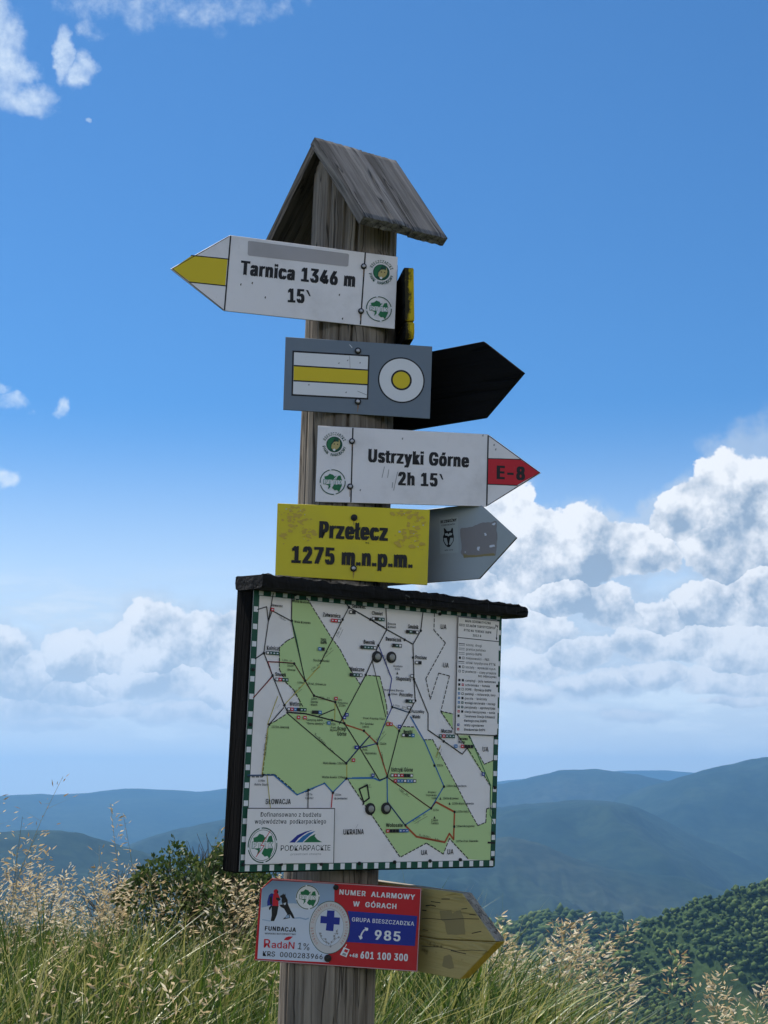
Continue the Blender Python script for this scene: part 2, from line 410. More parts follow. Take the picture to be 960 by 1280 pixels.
class Sign:
    """a board thing: an Empty in its plane, solid parts and flat print laid on its face"""
    def __init__(s, name, label, cat, M, group=None):
        s.root = empty(name, M); tag(s.root, label, cat, group)
        s.M, s.inv = M, M.inverted(); s.acc = {}; s.z = 0.0004; s.part = 'print'
        s.o = s.inv @ Vector((0, 0, EYE))
        a, b = s.q(470, 600), s.q(470, 601)
    def q(s, px, py):
        d = s.inv.to_3x3() @ ray(px, py)
        t = -s.o.z / d.z
        return Vector((s.o.x + d.x * t, s.o.y + d.y * t))
    def scale_at(s, px, py):           # metres per photo pixel, measured up the board
        return (s.q(px, py - 5) - s.q(px, py + 5)).length / 10
    def solid(s, name, pts, th, m, bevel=0.0012, front=0.0, edge=None, label=None):
        """closed plate with outline pts (local metres), front face at z=front, thickness th backwards"""
        bm = bmesh.new()
        vs = [bm.verts.new((p[0], p[1], front)) for p in pts]
        f = bm.faces.new(vs)
        if f.normal.z < 0: bmesh.ops.reverse_faces(bm, faces=[f])
        bm.normal_update()
        if f.normal.z < 0: f.normal_flip()
        r = bmesh.ops.extrude_face_region(bm, geom=[f])
        nv = [e for e in r['geom'] if isinstance(e, bmesh.types.BMVert)]
        bmesh.ops.translate(bm, verts=nv, vec=(0, 0, -th))
        bmesh.ops.recalc_face_normals(bm, faces=bm.faces)
        if bevel: bmesh.ops.bevel(bm, geom=list(bm.edges), offset=bevel, segments=1, affect='EDGES')
        me = bpy.data.meshes.new(name); 
        if edge is not None:
            me.materials.append(m); me.materials.append(edge)
            for f_ in bm.faces:
                f_.material_index = 0 if f_.normal.z > 0.5 else 1
        bm.to_mesh(me); bm.free()
        o = link(name, me, m, s.root)
        if label: o['label'] = label
        return o
    def _add(s, colr, V, T):
        s.z += 4e-6
        L = s.acc.setdefault((s.part, colr), ([], []))
        b = len(L[0])
        L[0].extend((v[0], v[1], s.z) for v in V)
        for t in T:
            (x0, y0), (x1, y1), (x2, y2) = [(V[i][0], V[i][1]) for i in t]
            if (x1 - x0) * (y2 - y0) - (x2 - x0) * (y1 - y0) < 0: t = (t[0], t[2], t[1])
            L[1].append(tuple(b + i for i in t))
    def poly_l(s, colr, P):
        T = tessellate_polygon([[Vector((p[0], p[1], 0)) for p in P]])
        s._add(colr, P, T)
    def poly(s, colr, pts):
        s.poly_l(colr, [s.q(*p) for p in pts])
    def line_l(s, colr, P, w, dash=None):
        V, T = [], []
        def seg(a, b):
            d = (b - a); 
            if d.length < 1e-7: return
            d.normalize(); n = Vector((-d.y, d.x)) * w / 2; e = d * w * 0.25
            k = len(V); V.extend([a - e + n, a - e - n, b + e - n, b + e + n]); T.extend([(k, k + 1, k + 2), (k, k + 2, k + 3)])
        for a, b in zip(P[:-1], P[1:]):
            if dash is None: seg(a, b); continue
            L = (b - a).length; d = (b - a) / max(L, 1e-9); x = 0; i = 0
            while x < L:
                on = dash[i % len(dash)]
                if i % 2 == 0: seg(a + d * x, a + d * min(L, x + on))
                x += on; i += 1
        s._add(colr, V, T)
    def line(s, colr, pts, w, dash=None):
        k = s.scale_at(*pts[0])
        s.line_l(colr, [s.q(*p) for p in pts], w * k, None if dash is None else [x * k for x in dash])
    def ring_l(s, colr, c, r0, r1, n=28, ax=1.0, a0=0.0, a1=2 * math.pi):
        V, T = [], []
        for i in range(n + 1):
            a = a0 + (a1 - a0) * i / n
            for r in (r0, r1): V.append((c[0] + math.cos(a) * r * ax, c[1] + math.sin(a) * r))
        for i in range(n):
            k = 2 * i; T.extend([(k, k + 1, k + 3), (k, k + 3, k + 2)])
        s._add(colr, V, T)
    def disc_l(s, colr, c, r, n=28, ax=1.0):
        V = [(c[0], c[1])] + [(c[0] + math.cos(2 * math.pi * i / n) * r * ax, c[1] + math.sin(2 * math.pi * i / n) * r) for i in range(n)]
        s._add(colr, V, [(0, 1 + i, 1 + (i + 1) % n) for i in range(n)])
    def disc(s, colr, px, py, r, ax=1.0, n=20):
        s.disc_l(colr, s.q(px, py), r * s.scale_at(px, py), n, ax)
    def rect(s, colr, px, py, w, h):          # centred mark, local axes; w, h in vertical photo pixels
        c = s.q(px, py); k = s.scale_at(px, py); w *= k / 2; h *= k / 2
        s._add(colr, [(c.x - w, c.y - h), (c.x + w, c.y - h), (c.x + w, c.y + h), (c.x - w, c.y + h)], [(0, 1, 2), (0, 2, 3)])
    def text_l(s, colr, st, A, B, h, bold=0.02, shear=0.0):
        """bold > 0 thickens the strokes: the string is printed several times, shifted a little each way"""
        if bold > 0.004 and len(st) > 0:
            d_ = (B - A).normalized(); n_ = Vector((-d_.y, d_.x)); wd_ = h * bold * 1.9
            offs = [(-1, 0), (1, 0), (0, 0.45), (0, -0.45)] if bold < 0.03 else [(-1, 0.4), (1, 0.4), (-1, -0.4), (1, -0.4), (0, 0), (-0.5, 0), (0.5, 0)]
            for ox, oy in offs:
                v = d_ * (ox * wd_) + n_ * (oy * wd_)
                s._text1(colr, st, A + d_ * wd_ + v, B - d_ * wd_ + v, h - 0.4 * wd_, shear, 0.16 if bold >= 0.03 else 0.08)
        else: s._text1(colr, st, A, B, h, shear)
    def _text1(s, colr, st, A, B, h, shear=0.0, sp_=0.0):
        """string from A to B along its baseline (local), capital height h"""
        V, T, x0, x1 = glyphs(st, sp_)
        d = B - A; L = d.length; d = d / L; n = Vector((-d.y, d.x)); kx = L / (x1 - x0); ky = h / CAP
        s._add(colr, [A + d * ((x - x0) * kx + shear * y * ky) + n * (y * ky) for x, y in V], T)
    def text(s, colr, st, p0, p1, h, bold=0.02, shear=0.0):
        s.text_l(colr, st, s.q(*p0), s.q(*p1), h * s.scale_at(*p0), bold, shear)
    def arc_text(s, colr, st, c, r, a_start, a_end, h, inward=False, bold=0.02):
        n = len(st)
        for i, ch in enumerate(st):
            if ch == ' ': continue
            a = a_start + (a_end - a_start) * (i + 0.5) / n
            p = Vector((c[0] + math.cos(a) * r, c[1] + math.sin(a) * r))
            t = Vector((-math.sin(a), math.cos(a))) * (1 if a_end > a_start else -1)
            w = abs(a_end - a_start) / n * r * 0.42
            s.text_l(colr, ch, p - t * w, p + t * w, h, bold)
    def finish(s):
        parts = {}
        for (part, colr), (V, T) in s.acc.items(): parts.setdefault(part, []).append((colr, V, T))
        for part, L in parts.items():
            VV, TT, mi = [], [], []
            for k, (colr, V, T) in enumerate(L):
                b = len(VV); VV += V; TT += [tuple(b + i for i in t) for t in T]; mi += [k] * len(T)
            me = mesh(part, VV, TT)
            for colr, _, _ in L: me.materials.append(INK[colr])
            me.polygons.foreach_set('material_index', mi)
            o = link(part, me, None, s.root)
            o['kind'] = 'stuff'                  # printed marks too small to pick apart one by one
        s.acc = {}
    def bolt(s, px, py, r=0.0052, head=M_STEEL, ring=M_STEELD):
        c = s.q(px, py)
        s.bolt_l(c.x, c.y, r, head, ring)
    def bolt_l(s, x, y, r=0.0052, head=M_STEEL, ring=M_STEELD):
        def lathe(prof, n=16):
            V, Fc = [], []
            for (rr, zz) in prof:
                for i in range(n): V.append((math.cos(2 * math.pi * i / n) * rr, math.sin(2 * math.pi * i / n) * rr, zz))
            for j in range(len(prof) - 1):
                for i in range(n):
                    k = (i + 1) % n; Fc.append((j * n + i, j * n + k, (j + 1) * n + k, (j + 1) * n + i))
            Fc.append(tuple((len(prof) - 1) * n + i for i in range(n)))
            return mesh('bolt', V, Fc, False)
        o = link('bolt', lathe([(r * 1.25, 0.0003), (r * 1.25, 0.0030), (r * 1.1, 0.0036), (0.6 * r, 0.0038)]), ring, s.root, Matrix.Translation((x, y, 0)))
        h = link('bolt_head', lathe([(r * 0.72, 0.0036), (r * 0.72, 0.0050), (r * 0.5, 0.0060), (r * 0.2, 0.0062)]), head, o)
        return o

def rot_rect(W, H): return [(-W / 2, -H / 2), (W / 2, -H / 2), (W / 2, H / 2), (-W / 2, H / 2)]

def ptt_emblem(s, c, R, letters='white', land='green', ringc='dgreen'):
    """round mountain club seal: broken ring, green land shapes and the letters PTTK"""
    s.ring_l(ringc, c, R * 0.95, R * 1.02, 40)
    for a in range(4): 
        ang = math.pi / 2 * a + 0.2
        s.disc_l('white', (c[0] + math.cos(ang) * R * 0.985, c[1] + math.sin(ang) * R * 0.985), R * 0.08, 8)
    def P(*xy): return [(c[0] + x * R, c[1] + y * R) for x, y in xy]
    s.poly_l(land, P((-0.62, 0.18), (-0.66, 0.42), (-0.40, 0.50), (-0.25, 0.66), (0.02, 0.58), (0.12, 0.44), (0.30, 0.52), (0.20, 0.20)))
    s.poly_l(land, P((0.26, 0.18), (0.40, 0.50), (0.60, 0.56), (0.72, 0.18)))
    s.poly_l(land, P((-0.62, -0.18), (-0.30, -0.30), (-0.36, -0.62), (-0.12, -0.34), (-0.06, -0.16)))
    s.poly_l(land, P((0.10, -0.20), (-0.04, -0.48), (0.18, -0.66), (0.36, -0.62), (0.52, -0.80), (0.74, -0.22)))
    s.poly_l('white', P((-0.34, -0.84), (-0.14, -0.30), (-0.20, -0.28), (0.10, 0.12), (0.02, 0.12), (0.34, 0.62), (0.16, 0.20), (0.22, 0.18), (-0.06, -0.22), (0.0, -0.26)))
    s.text_l(land, 'PTTK', Vector((c[0] - 0.74 * R, c[1] - 0.19 * R)), Vector((c[0] + 0.74 * R, c[1] - 0.19 * R)), R * 0.40, 0.06)
    s.text_l(letters, 'PTTK', Vector((c[0] - 0.70 * R, c[1] - 0.16 * R)), Vector((c[0] + 0.70 * R, c[1] - 0.16 * R)), R * 0.34, 0.03)

def park_emblem(s, c, R):
    """national park badge: lynx head on a dark green disc, name set round it"""
    s.disc_l('dgreen', c, R * 0.66, 32)
    def P(*xy): return [(c[0] + x * R, c[1] + y * R) for x, y in xy]
    s.poly_l('green', P((-0.60, -0.1), (-0.52, 0.34), (-0.2, 0.58), (0.05, 0.60), (-0.12, 0.3), (-0.3, 0.05), (-0.28, -0.35), (-0.45, -0.42)))
    s.poly_l('lynx', P((-0.24, -0.30), (-0.22, -0.04), (-0.12, 0.10), (-0.02, 0.22), (0.20, 0.26), (0.34, 0.20), (0.38, 0.46), (0.48, 0.12), (0.44, -0.12), (0.34, -0.30), (0.14, -0.44), (-0.04, -0.52), (-0.14, -0.42)))
    s.poly_l('black', P((-0.10, 0.02), (0.02, 0.10), (0.05, -0.02)))
    s.poly_l('black', P((0.20, 0.00), (0.30, 0.10), (0.32, -0.04)))
    s.poly_l('black', P((-0.06, 0.24), (0.02, 0.44), (0.10, 0.26)))
    s.poly_l('white', P((-0.12, -0.44), (0.0, -0.34), (0.12, -0.42), (0.06, -0.56), (-0.06, -0.54)))
    s.arc_text('dgreen', 'BIESZCZADZKI', c, R * 0.78, rad(160), rad(20), R * 0.24, bold=0.01)
    s.arc_text('dgreen', 'PARK NARODOWY', c, R * 1.0, rad(190), rad(350), R * 0.24, bold=0.01)

# ------------------------------------------------------------------ signpost: round timber post with a little gabled roof
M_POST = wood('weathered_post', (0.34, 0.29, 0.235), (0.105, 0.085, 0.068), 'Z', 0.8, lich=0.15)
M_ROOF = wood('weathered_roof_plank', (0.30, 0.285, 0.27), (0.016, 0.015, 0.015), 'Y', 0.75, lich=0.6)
base_pt = axis_at(EYE - 1.40)
post_root = empty('signpost', base_pt)
tag(post_root, 'weathered round timber post with a small gabled plank roof, carrying all the trail signs', 'signpost')

RP0 = Vector((-0.1434, 2.9825, 1.3504 + EYE)); RP1 = Vector((0.0285, 3.1159, 1.3574 + EYE))
RE0 = Vector((-0.040, 2.860, 1.1294 + EYE))
r_e = (RP1 - RP0).normalized(); r_len = (RP1 - RP0).length
r_fR = (RE0 - RP0); r_fR -= r_e * r_fR.dot(r_e); sl_R = r_fR.length; r_fR.normalize()
LE0 = Vector((-0.2676, 3.1296, 1.1790 + EYE)); r_fL = (LE0 - RP0); r_fL -= r_e * r_fL.dot(r_e); r_fL.normalize(); sl_L = sl_R * 1.02
nR = r_e.cross(r_fR); nR = nR if nR.z > 0 else -nR
nL = r_e.cross(r_fL); nL = nL if nL.z > 0 else -nL
ROOF_T = 0.021

def under_roof(x, y):
    zs = []
    for n_ in (nR, nL):
        o_ = RP0 - n_ * (ROOF_T + 0.004)
        zs.append(o_.z - ((x - o_.x) * n_.x + (y - o_.y) * n_.y) / n_.z)
    return min(zs)

def build_post():
    NS, NR = 200, 230
    ax = (AX1 - AX0).normalized()
    z0, z1 = EYE - 1.40, RP0.z + 0.02
    # drying cracks: angle (0 faces the camera, positive to the right), zmin, zmax (above the eye), depth
    cracks = [(-0.62, 0.75, 1.40, 0.014), (0.10, 0.45, 1.40, 0.012), (0.62, -1.5, -0.10, 0.020), (-0.50, -1.5, -0.25, 0.007), (0.20, -1.5, -0.2, 0.006),
              (-0.95, -0.6, 0.9, 0.008), (-0.20, 0.3, 1.40, 0.005), (0.95, -1.5, 1.4, 0.010), (2.4, -1.5, 1.4, 0.02), (-1.25, 0.1, 0.8, 0.009), (1.6, -1.5, 1.4, 0.012), (-2.3, -1.5, 1.4, 0.012)]
    V = []
    for j in range(NR):
        z = z0 + (z1 - z0) * j / (NR - 1)
        c = axis_at(z); ze = z - EYE
        wob = 0.05 * math.sin(z * 2.1) + 0.02 * math.sin(z * 7.3)
        R = RPOST + 0.0012 * math.sin(z * 3.3) - (0.0035 if ze > 1.1 else 0.0)
        for i in range(NS):
            t = 2 * math.pi * i / NS - math.pi
            tt = t + wob
            rr = R + 0.0022 * mnoise.noise(Vector((math.cos(t) * 2.2, math.sin(t) * 2.2, z * 0.7))) \
                + 0.0016 * mnoise.noise(Vector((math.cos(t) * 22, math.sin(t) * 22, z * 2.0)))
            for (ca, c0, c1, dp) in cracks:
                if c0 < ze < c1:
                    k = round((ca + math.pi) / (2 * math.pi) * NS)
                    fade = min(1, (ze - c0) / 0.12, (c1 - ze) / 0.12 if c1 < 1.39 else 1)
                    if i in (k, k + (dp > 0.009)): rr -= dp * max(0, fade)
                    elif i in (k - 1, k + 1 + (dp > 0.009)): rr += 0.0006
            x = c.x + math.sin(tt) * rr; y = c.y - math.cos(tt) * rr
            zz = min(z, under_roof(x, y))
            V.append((x - base_pt.x, y - base_pt.y, zz - base_pt.z))
    Fc = []
    for j in range(NR - 1):
        for i in range(NS):
            k = (i + 1) % NS; Fc.append((j * NS + i, j * NS + k, (j + 1) * NS + k, (j + 1) * NS + i))
    Fc.append(tuple((NR - 1) * NS + i for i in range(NS)))
    Fc.append(tuple(reversed(range(NS))))
    me = mesh('post', V, Fc, True)
    me.polygons[len(Fc) - 1].use_smooth = False; me.polygons[len(Fc) - 2].use_smooth = False
    link('post', me, M_POST, post_root)
build_post()

M_ROOF_SHADE = wood('shade_toned_roof_plank', (0.12, 0.108, 0.096), (0.016, 0.015, 0.014), 'Y', 0.75, lich=0.3)  # left planks darkened: shade under the roof put into their colour
def roof_plank(o, e, f, n, w, l, seed, m):
    """weathered plank: w along e, l along the grain f, thickness along -n; ridged by wear, ends uneven"""
    nx, ny = max(6, int(w / 0.0035)), 22
    top, V, Fc = {}, [], []
    def id_(i, j, b):
        return (i * (ny + 1) + j) * 2 + b
    for i in range(nx + 1):
        for j in range(ny + 1):
            x = w * i / nx; y = l * j / ny
            ridge = 0.0022 * mnoise.noise(Vector((x * 170 + seed * 9, y * 2.0, seed))) + 0.0012 * mnoise.noise(Vector((x * 400, y * 4, seed + 4)))
            x2 = x + 0.0012 * mnoise.noise(Vector((0, y * 14, seed + i // max(1, nx)))) * (1 if i in (0, nx) else 0)
            y2 = y + (0.003 * mnoise.noise(Vector((x * 90, 3, seed))) if j == ny else 0.0)
            edge = -0.0015 if (i in (0, nx) or j in (0, ny)) else 0
            V.append((x2, y2, ridge + edge)); V.append((x2, y2, -ROOF_T + 0.001 * mnoise.noise(Vector((x * 60, y * 3, seed + 2)))))
    for i in range(nx):
        for j in range(ny):
            Fc.append((id_(i, j, 0), id_(i + 1, j, 0), id_(i + 1, j + 1, 0), id_(i, j + 1, 0)))
            Fc.append((id_(i, j, 1), id_(i, j + 1, 1), id_(i + 1, j + 1, 1), id_(i + 1, j, 1)))
    for i in range(nx):
        for j, fl in ((0, 1), (ny, 0)):
            q = (id_(i, j, 0), id_(i, j, 1), id_(i + 1, j, 1), id_(i + 1, j, 0)); Fc.append(q if fl else q[::-1])
    for j in range(ny):
        for i, fl in ((0, 0), (nx, 1)):
            q = (id_(i, j, 0), id_(i, j, 1), id_(i, j + 1, 1), id_(i, j + 1, 0)); Fc.append(q if fl else q[::-1])
    M = Matrix((e, f, n)).transposed()
    flip = M.determinant() < 0
    if flip: Fc = [t[::-1] for t in Fc]
    me = mesh('roof_plank', V, Fc, False)
    M = M.to_4x4(); M.translation = o - base_pt
    link('roof_plank', me, m, post_root, M)
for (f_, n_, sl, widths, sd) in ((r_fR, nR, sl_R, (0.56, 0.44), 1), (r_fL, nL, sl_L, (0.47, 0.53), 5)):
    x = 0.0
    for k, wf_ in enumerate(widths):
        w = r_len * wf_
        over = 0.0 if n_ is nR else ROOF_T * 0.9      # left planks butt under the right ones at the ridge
        roof_plank(RP0 + r_e * (x + 0.0006) + f_ * over - n_ * (0.0015 * k), r_e, f_, n_, w - 0.0018, sl - over + 0.004 * (k == 1), sd + k, M_ROOF if sd == 1 else M_ROOF_SHADE)
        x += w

# ------------------------------------------------------------------ white arrow sign pointing left: Tarnica
s = Sign('arrow_sign', 'white arrow sign pointing left with a yellow tip, reading Tarnica 1346 m', 'trail sign', board_frame(10.9, 0.1, -2.9, -0.096, 1.012, 0.004))
W, H, T = 0.342, 0.155, 0.1115
s.solid('sign_plate', [s.q(*p) for p in ((493.4, 411.2), (497.2, 321), (287.6, 293.8), (213, 336), (279.6, 388.2))], 0.0038, M_WHITE, 0.0006, edge=M_EDGE)
s.part = 'stripe'
s.poly('yellow', [(239.5, 319.6), (284.5, 324.3), (281.5, 356.9), (238.0, 352.4), (215.0, 336.3)])
s.part = 'outline'
tipq = [s.q(288, 295), s.q(214.5, 336), s.q(280.5, 387.5)]
s.line('black', [(288.3, 295), (280.6, 387.5)], 1.7)
s.line('black', [(239, 319.3), (284.7, 323.9)], 1.4); s.line('black', [(237, 352.6), (281.8, 357.3)], 1.4)
s.line('black', [(286, 295.6), (215.4, 336), (279, 387)], 0.9)
s.line('black', [(456.6, 316), (450.5, 405.3)], 1.6)
s.part = 'old_tape'
s.poly('tape', [(310.8, 301), (434.5, 317.2), (436.3, 318.5), (435.3, 332.2), (433.5, 333.3), (311, 319.5), (309.6, 317.8), (310, 302)])
s.part = 'lettering'
s.text('black', 'Tarnica 1346 m', (300.2, 342.6), (443.6, 358.6), 17.2, 0.042)
s.text('black', '15', (359.6, 377.3), (380.6, 378.6), 17.0, 0.042)
s.poly('black', [(382.4, 362.4), (385.2, 362.9), (388.4, 370.6), (386.4, 370.2)])
s.part = 'scuff'
for (x, y) in ((300.5, 354.8), (314.8, 353), (423.7, 367.8), (427.6, 397.5), (393, 345), (331, 371)):
    s.poly('black', [(x, y), (x + 1.4, y - 0.6), (x + 0.9, y + 2.6), (x - 0.4, y + 1.4)])
s.part = 'park_emblem'
c = s.q(476.6, 340.6); park_emblem(s, c, 15.2 * s.scale_at(476, 340))
s.part = 'club_emblem'
c = s.q(473.6, 386.3); ptt_emblem(s, c, 15.4 * s.scale_at(473, 386))
s.part = 'rust_run'
for x, y, L in ((454.2, 337, 9), (455.3, 337, 5), (451.0, 393, 8), (450.2, 393, 4)): s.line('rust', [(x, y), (x - 0.3, y + L)], 0.5)
s.finish()
s.bolt(454.5, 333.3, 0.0048); s.bolt(451.1, 389.2, 0.0048)

# ------------------------------------------------------------------ yellow painted plank seen end-on
s = Sign('end_on_board', 'thick board with chipped yellow paint seen end-on beside the Tarnica sign', 'board', board_frame(-81, 0.6, 0.0, 0.0, 0.978, 0.0, True))
M_YCHIP = wood('chipped_yellow_wood', (0.05, 0.042, 0.02), (0.015, 0.013, 0.01), 'Y', 0.7, paintc=(0.62, 0.45, 0.02), paint_amt=0.50)
TB = 0.021
s.solid('plank', [(-0.20, -0.0345), (0.112, -0.0345), (0.112, 0.077), (-0.20, 0.077)], TB, M_BLACKW, 0.0022, edge=M_YCHIP)
s.solid('plank', [(-0.20, -0.071), (0.104, -0.071), (0.113, -0.060), (0.1125, -0.0375), (-0.20, -0.0375)], TB - 0.001, M_BLACKW, 0.0022, front=-0.0005, edge=M_YCHIP)

# ------------------------------------------------------------------ grey plate with yellow mark
s = Sign('marker_plate', 'grey rectangular plate with a yellow-striped box and yellow dot', 'trail marker', board_frame(7.8, 0.3, -1.6, 0.008, 0.827, 0.004))
s.solid('sign_plate', [s.q(*p) for p in ((354, 512), (537.4, 523.4), (540.4, 433), (357, 421))], 0.0038, M_GREYP, 0.0006, edge=M_EDGE)
s.part = 'stripe_mark'
s.poly('black', [(365.6, 438.2), (462.0, 443.9), (460.2, 499.6), (364.2, 494.6)])
s.poly('white', [(367.6, 440.4), (460.1, 445.8), (458.5, 497.5), (366.2, 492.6)])
s.poly('black', [(367.3, 456.2), (459.8, 461.8), (459.1, 481.8), (366.8, 476.8)])
s.poly('yellow', [(367.3, 458.0), (459.7, 463.5), (459.2, 480.0), (366.9, 475.0)])
s.part = 'dot_mark'
c = s.q(501.7, 475.2); k = s.scale_at(501, 475)
s.disc_l('black', c, 28.6 * k, 48); s.disc_l('white', c, 26.9 * k, 48); s.disc_l('black', c, 12.8 * k, 36); s.disc_l('yellow', c, 10.5 * k, 36)
s.part = 'scuff'
for (x, y) in ((423, 453.5), (434, 450), (449.5, 453), (432, 490), (385.5, 480.5)):
    s.poly('grey', [(x, y), (x + 1.6, y - 0.6), (x + 1.0, y + 1.6), (x - 0.6, y + 1.0)])
s.line('grey', [(437, 445), (437.6, 460)], 0.5); s.line('grey', [(447, 489), (459, 494)], 0.7); s.line('white', [(437, 431), (440, 434.5)], 0.8)
s.part = 'rust_run'
for x, y, L in ((447.2, 506, 9), (448.0, 506, 5)): s.line('rust', [(x, y), (x - 0.3, y + L)], 0.6)
s.finish()
s.bolt(447.3, 438.8, 0.0052); s.bolt(447.2, 502.2, 0.0052)

# ------------------------------------------------------------------ black back of an arrow sign
s = Sign('arrow_board', 'plain black back of an arrow board pointing right behind the grey marker plate', 'trail sign', board_frame(-32.1, -1.6, 0.9, 0.0, 0.831, 0.0, True))
e = 0.178 + 0.0875; hh = 0.0795
s.solid('board', [(e - 0.34, -hh), (e, -hh), (e + 0.0872, 0), (e, hh), (e - 0.34, hh)], 0.012, M_BLACKW, 0.001)

# ------------------------------------------------------------------ white arrow sign pointing right: Ustrzyki Gorne
s = Sign('arrow_sign', 'white arrow sign pointing right with a red E-8 tip, reading Ustrzyki Górne', 'trail sign', board_frame(5.3, 0.5, -1.2, 0.106, 0.650, 0.004))
W, H, T = 0.339, 0.149, 0.1077
s.solid('sign_plate', [s.q(*p) for p in ((394, 627.2), (608.2, 633), (676.4, 591), (610.2, 542.8), (397.4, 532))], 0.0038, M_WHITE, 0.0006, edge=M_EDGE)
s.part = 'stripe'
s.poly('red', [(610.0, 573.4), (650.9, 574.6), (674.6, 590.8), (646.6, 606.4), (609.0, 605.0)])
s.part = 'outline'
s.line('black', [(610.2, 544.5), (608.4, 631.8)], 1.7)
s.line('black', [(610, 573.2), (650.4, 574.3)], 1.1); s.line('black', [(608.9, 605.2), (646.8, 606.8)], 1.1)
s.line('black', [(611.5, 545.2), (674.6, 590.9), (610, 631.6)], 0.9)
s.line('black', [(441.1, 535.2), (438.6, 627.6)], 1.6)
s.part = 'lettering'
s.text('black', 'Ustrzyki Górne', (460.0, 577.0), (586.2, 583.9), 16.2, 0.042)
s.text('black', '2h 15', (497.6, 606.0), (547.0, 607.8), 16.2, 0.042)
s.poly('black', [(549.0, 592.4), (551.6, 592.7), (554.2, 599.6), (552.4, 599.4)])
s.text('black', 'E-8', (620.6, 598.2), (656.2, 599.9), 16.4, 0.045)
s.part = 'scuff'
for (a, b, c_, d_) in ((480.5, 583.5, 477.5, 597), (486, 587, 484.5, 597), (497, 590, 492, 613), (491, 603, 490, 610)):
    s.line('grey', [(a, b), (c_, d_)], 0.7)
for (x, y) in ((502.5, 547.5), (449.8, 611.8), (617, 555.5), (603, 543.6), (619, 561)):
    s.poly('grey', [(x, y), (x + 1.6, y - 0.6), (x + 1.0, y + 2.4), (x - 0.5, y + 1.4)])
s.part = 'park_emblem'
c = s.q(417.9, 555.6); park_emblem(s, c, 14.9 * s.scale_at(418, 556))
s.part = 'club_emblem'
c = s.q(415.8, 602.6); ptt_emblem(s, c, 15.6 * s.scale_at(416, 603))
s.part = 'rust_run'
for x, y, L in ((439.8, 555, 8), (440.5, 555, 4), (437.4, 612, 9)): s.line('rust', [(x, y), (x - 0.3, y + L)], 0.5)
s.finish()
s.bolt(439.9, 551.8, 0.0048); s.bolt(437.6, 608.4, 0.0048)

# ------------------------------------------------------------------ yellow name plate
s = Sign('name_plate', 'yellow rectangular plate with worn corners, reading Przełęcz 1275 m.n.p.m.', 'sign', board_frame(6.5, 0.0, -1.9, 0.011, 0.493, 0.004))
s.solid('sign_plate', [s.q(*p) for p in ((344, 719), (534.2, 731.4), (537.4, 637.2), (347, 629))], 0.0038, M_YELLOW, 0.0006, edge=M_EDGE)
s.part = 'worn_patch'
def ragged(s, colr, pts, amp, seed, n=7):
    out = []
    for i in range(len(pts)):
        a, b = Vector(pts[i]), Vector(pts[(i + 1) % len(pts)])
        for k in range(n):
            p = a.lerp(b, k / n); out.append((p.x + amp * mnoise.noise(Vector((p.x * 0.35, p.y * 0.35, seed))) * 2, p.y + amp * mnoise.noise(Vector((p.x * 0.35, p.y * 0.35, seed + 9))) * 2))
    s.poly(colr, out)
fr = random.Random(4)
for (cx_, cy_, rx_, ry_, nfl) in ((366, 640, 17, 8, 42), (372, 655, 20, 12, 46), (386, 668, 10, 8, 20), (354, 672, 6, 8, 12), (506, 642, 18, 5, 30), (520, 652, 14, 9, 34), (510, 668, 16, 9, 34), (522, 682, 10, 7, 20), (498, 680, 10, 6, 14)):
    for _ in range(nfl):
        a_ = fr.random() * 6.28; rr_ = fr.random() ** 0.6; x = cx_ + math.cos(a_) * rr_ * rx_; y = cy_ + math.sin(a_) * rr_ * ry_
        x = min(max(x, 349), 531.5); y = min(max(y, 632 + (x - 347) * 0.043), 726); sz_ = 0.5 + 2.2 * fr.random() ** 2
        n_ = 5 + fr.randrange(4)
        P = [(x + math.cos(6.28 * k / n_) * sz_ * (0.5 + fr.random()) * 1.3, y + math.sin(6.28 * k / n_) * sz_ * (0.5 + fr.random()) * 0.8) for k in range(n_)]
        s.poly(fr.choice(['wear'] * 9 + ['seal']) if sz_ < 1.4 else 'wear', P)
s.part = 'lettering'
s.text('black', 'Przełęcz', (398.6, 671.9), (484.6, 675.6), 20.6, 0.042)
s.text('black', '1275 m.n.p.m.', (364.2, 702.9), (515.6, 709.6), 20.6, 0.042)
s.part = 'rust_run'
for x, y, L in ((442.4, 651, 5), (441.7, 714, 9), (442.6, 714, 5)): s.line('rust', [(x, y), (x - 0.3, y + L)], 0.6)
s.finish()
s.bolt(442.6, 647.2, 0.0052, M_STEELD); s.bolt(441.8, 710.6, 0.0052, M_STEEL)

# ------------------------------------------------------------------ grey back of an arrow sign with stickers
s = Sign('arrow_board', 'light grey arrow sign back with a wolf sticker and a torn sticker', 'trail sign', board_frame(-33.7, -0.6, -0.7, 0.0, 0.505, 0.0, True))
e = 0.204 + 0.0585; hh = 0.075
s.solid('board', [(e - 0.34, -hh), (e, -hh), (e + 0.0835, 0), (e, hh), (e - 0.34, hh)], 0.006, M_GREYB, 0.0008, edge=M_EDGE)
s.part = 'wolf_sticker'
K = lambda zx, zy: (535 + zx / 8.348, 625 + zy / 8.348)
s.poly('sticker', [K(118, 180), K(314, 176), K(320, 548), K(128, 565)])
s.text('black', 'BEZDROŻNY', K(132, 244), K(300, 222), 3.6, 0.04); s.text('black', 'CZWORONÓG', K(142, 274), K(282, 258), 1.9, 0.02)
s.text('black', 'wilk szary', K(175, 530), K(262, 524), 1.5, 0.03)
s.part = 'wolf_head'
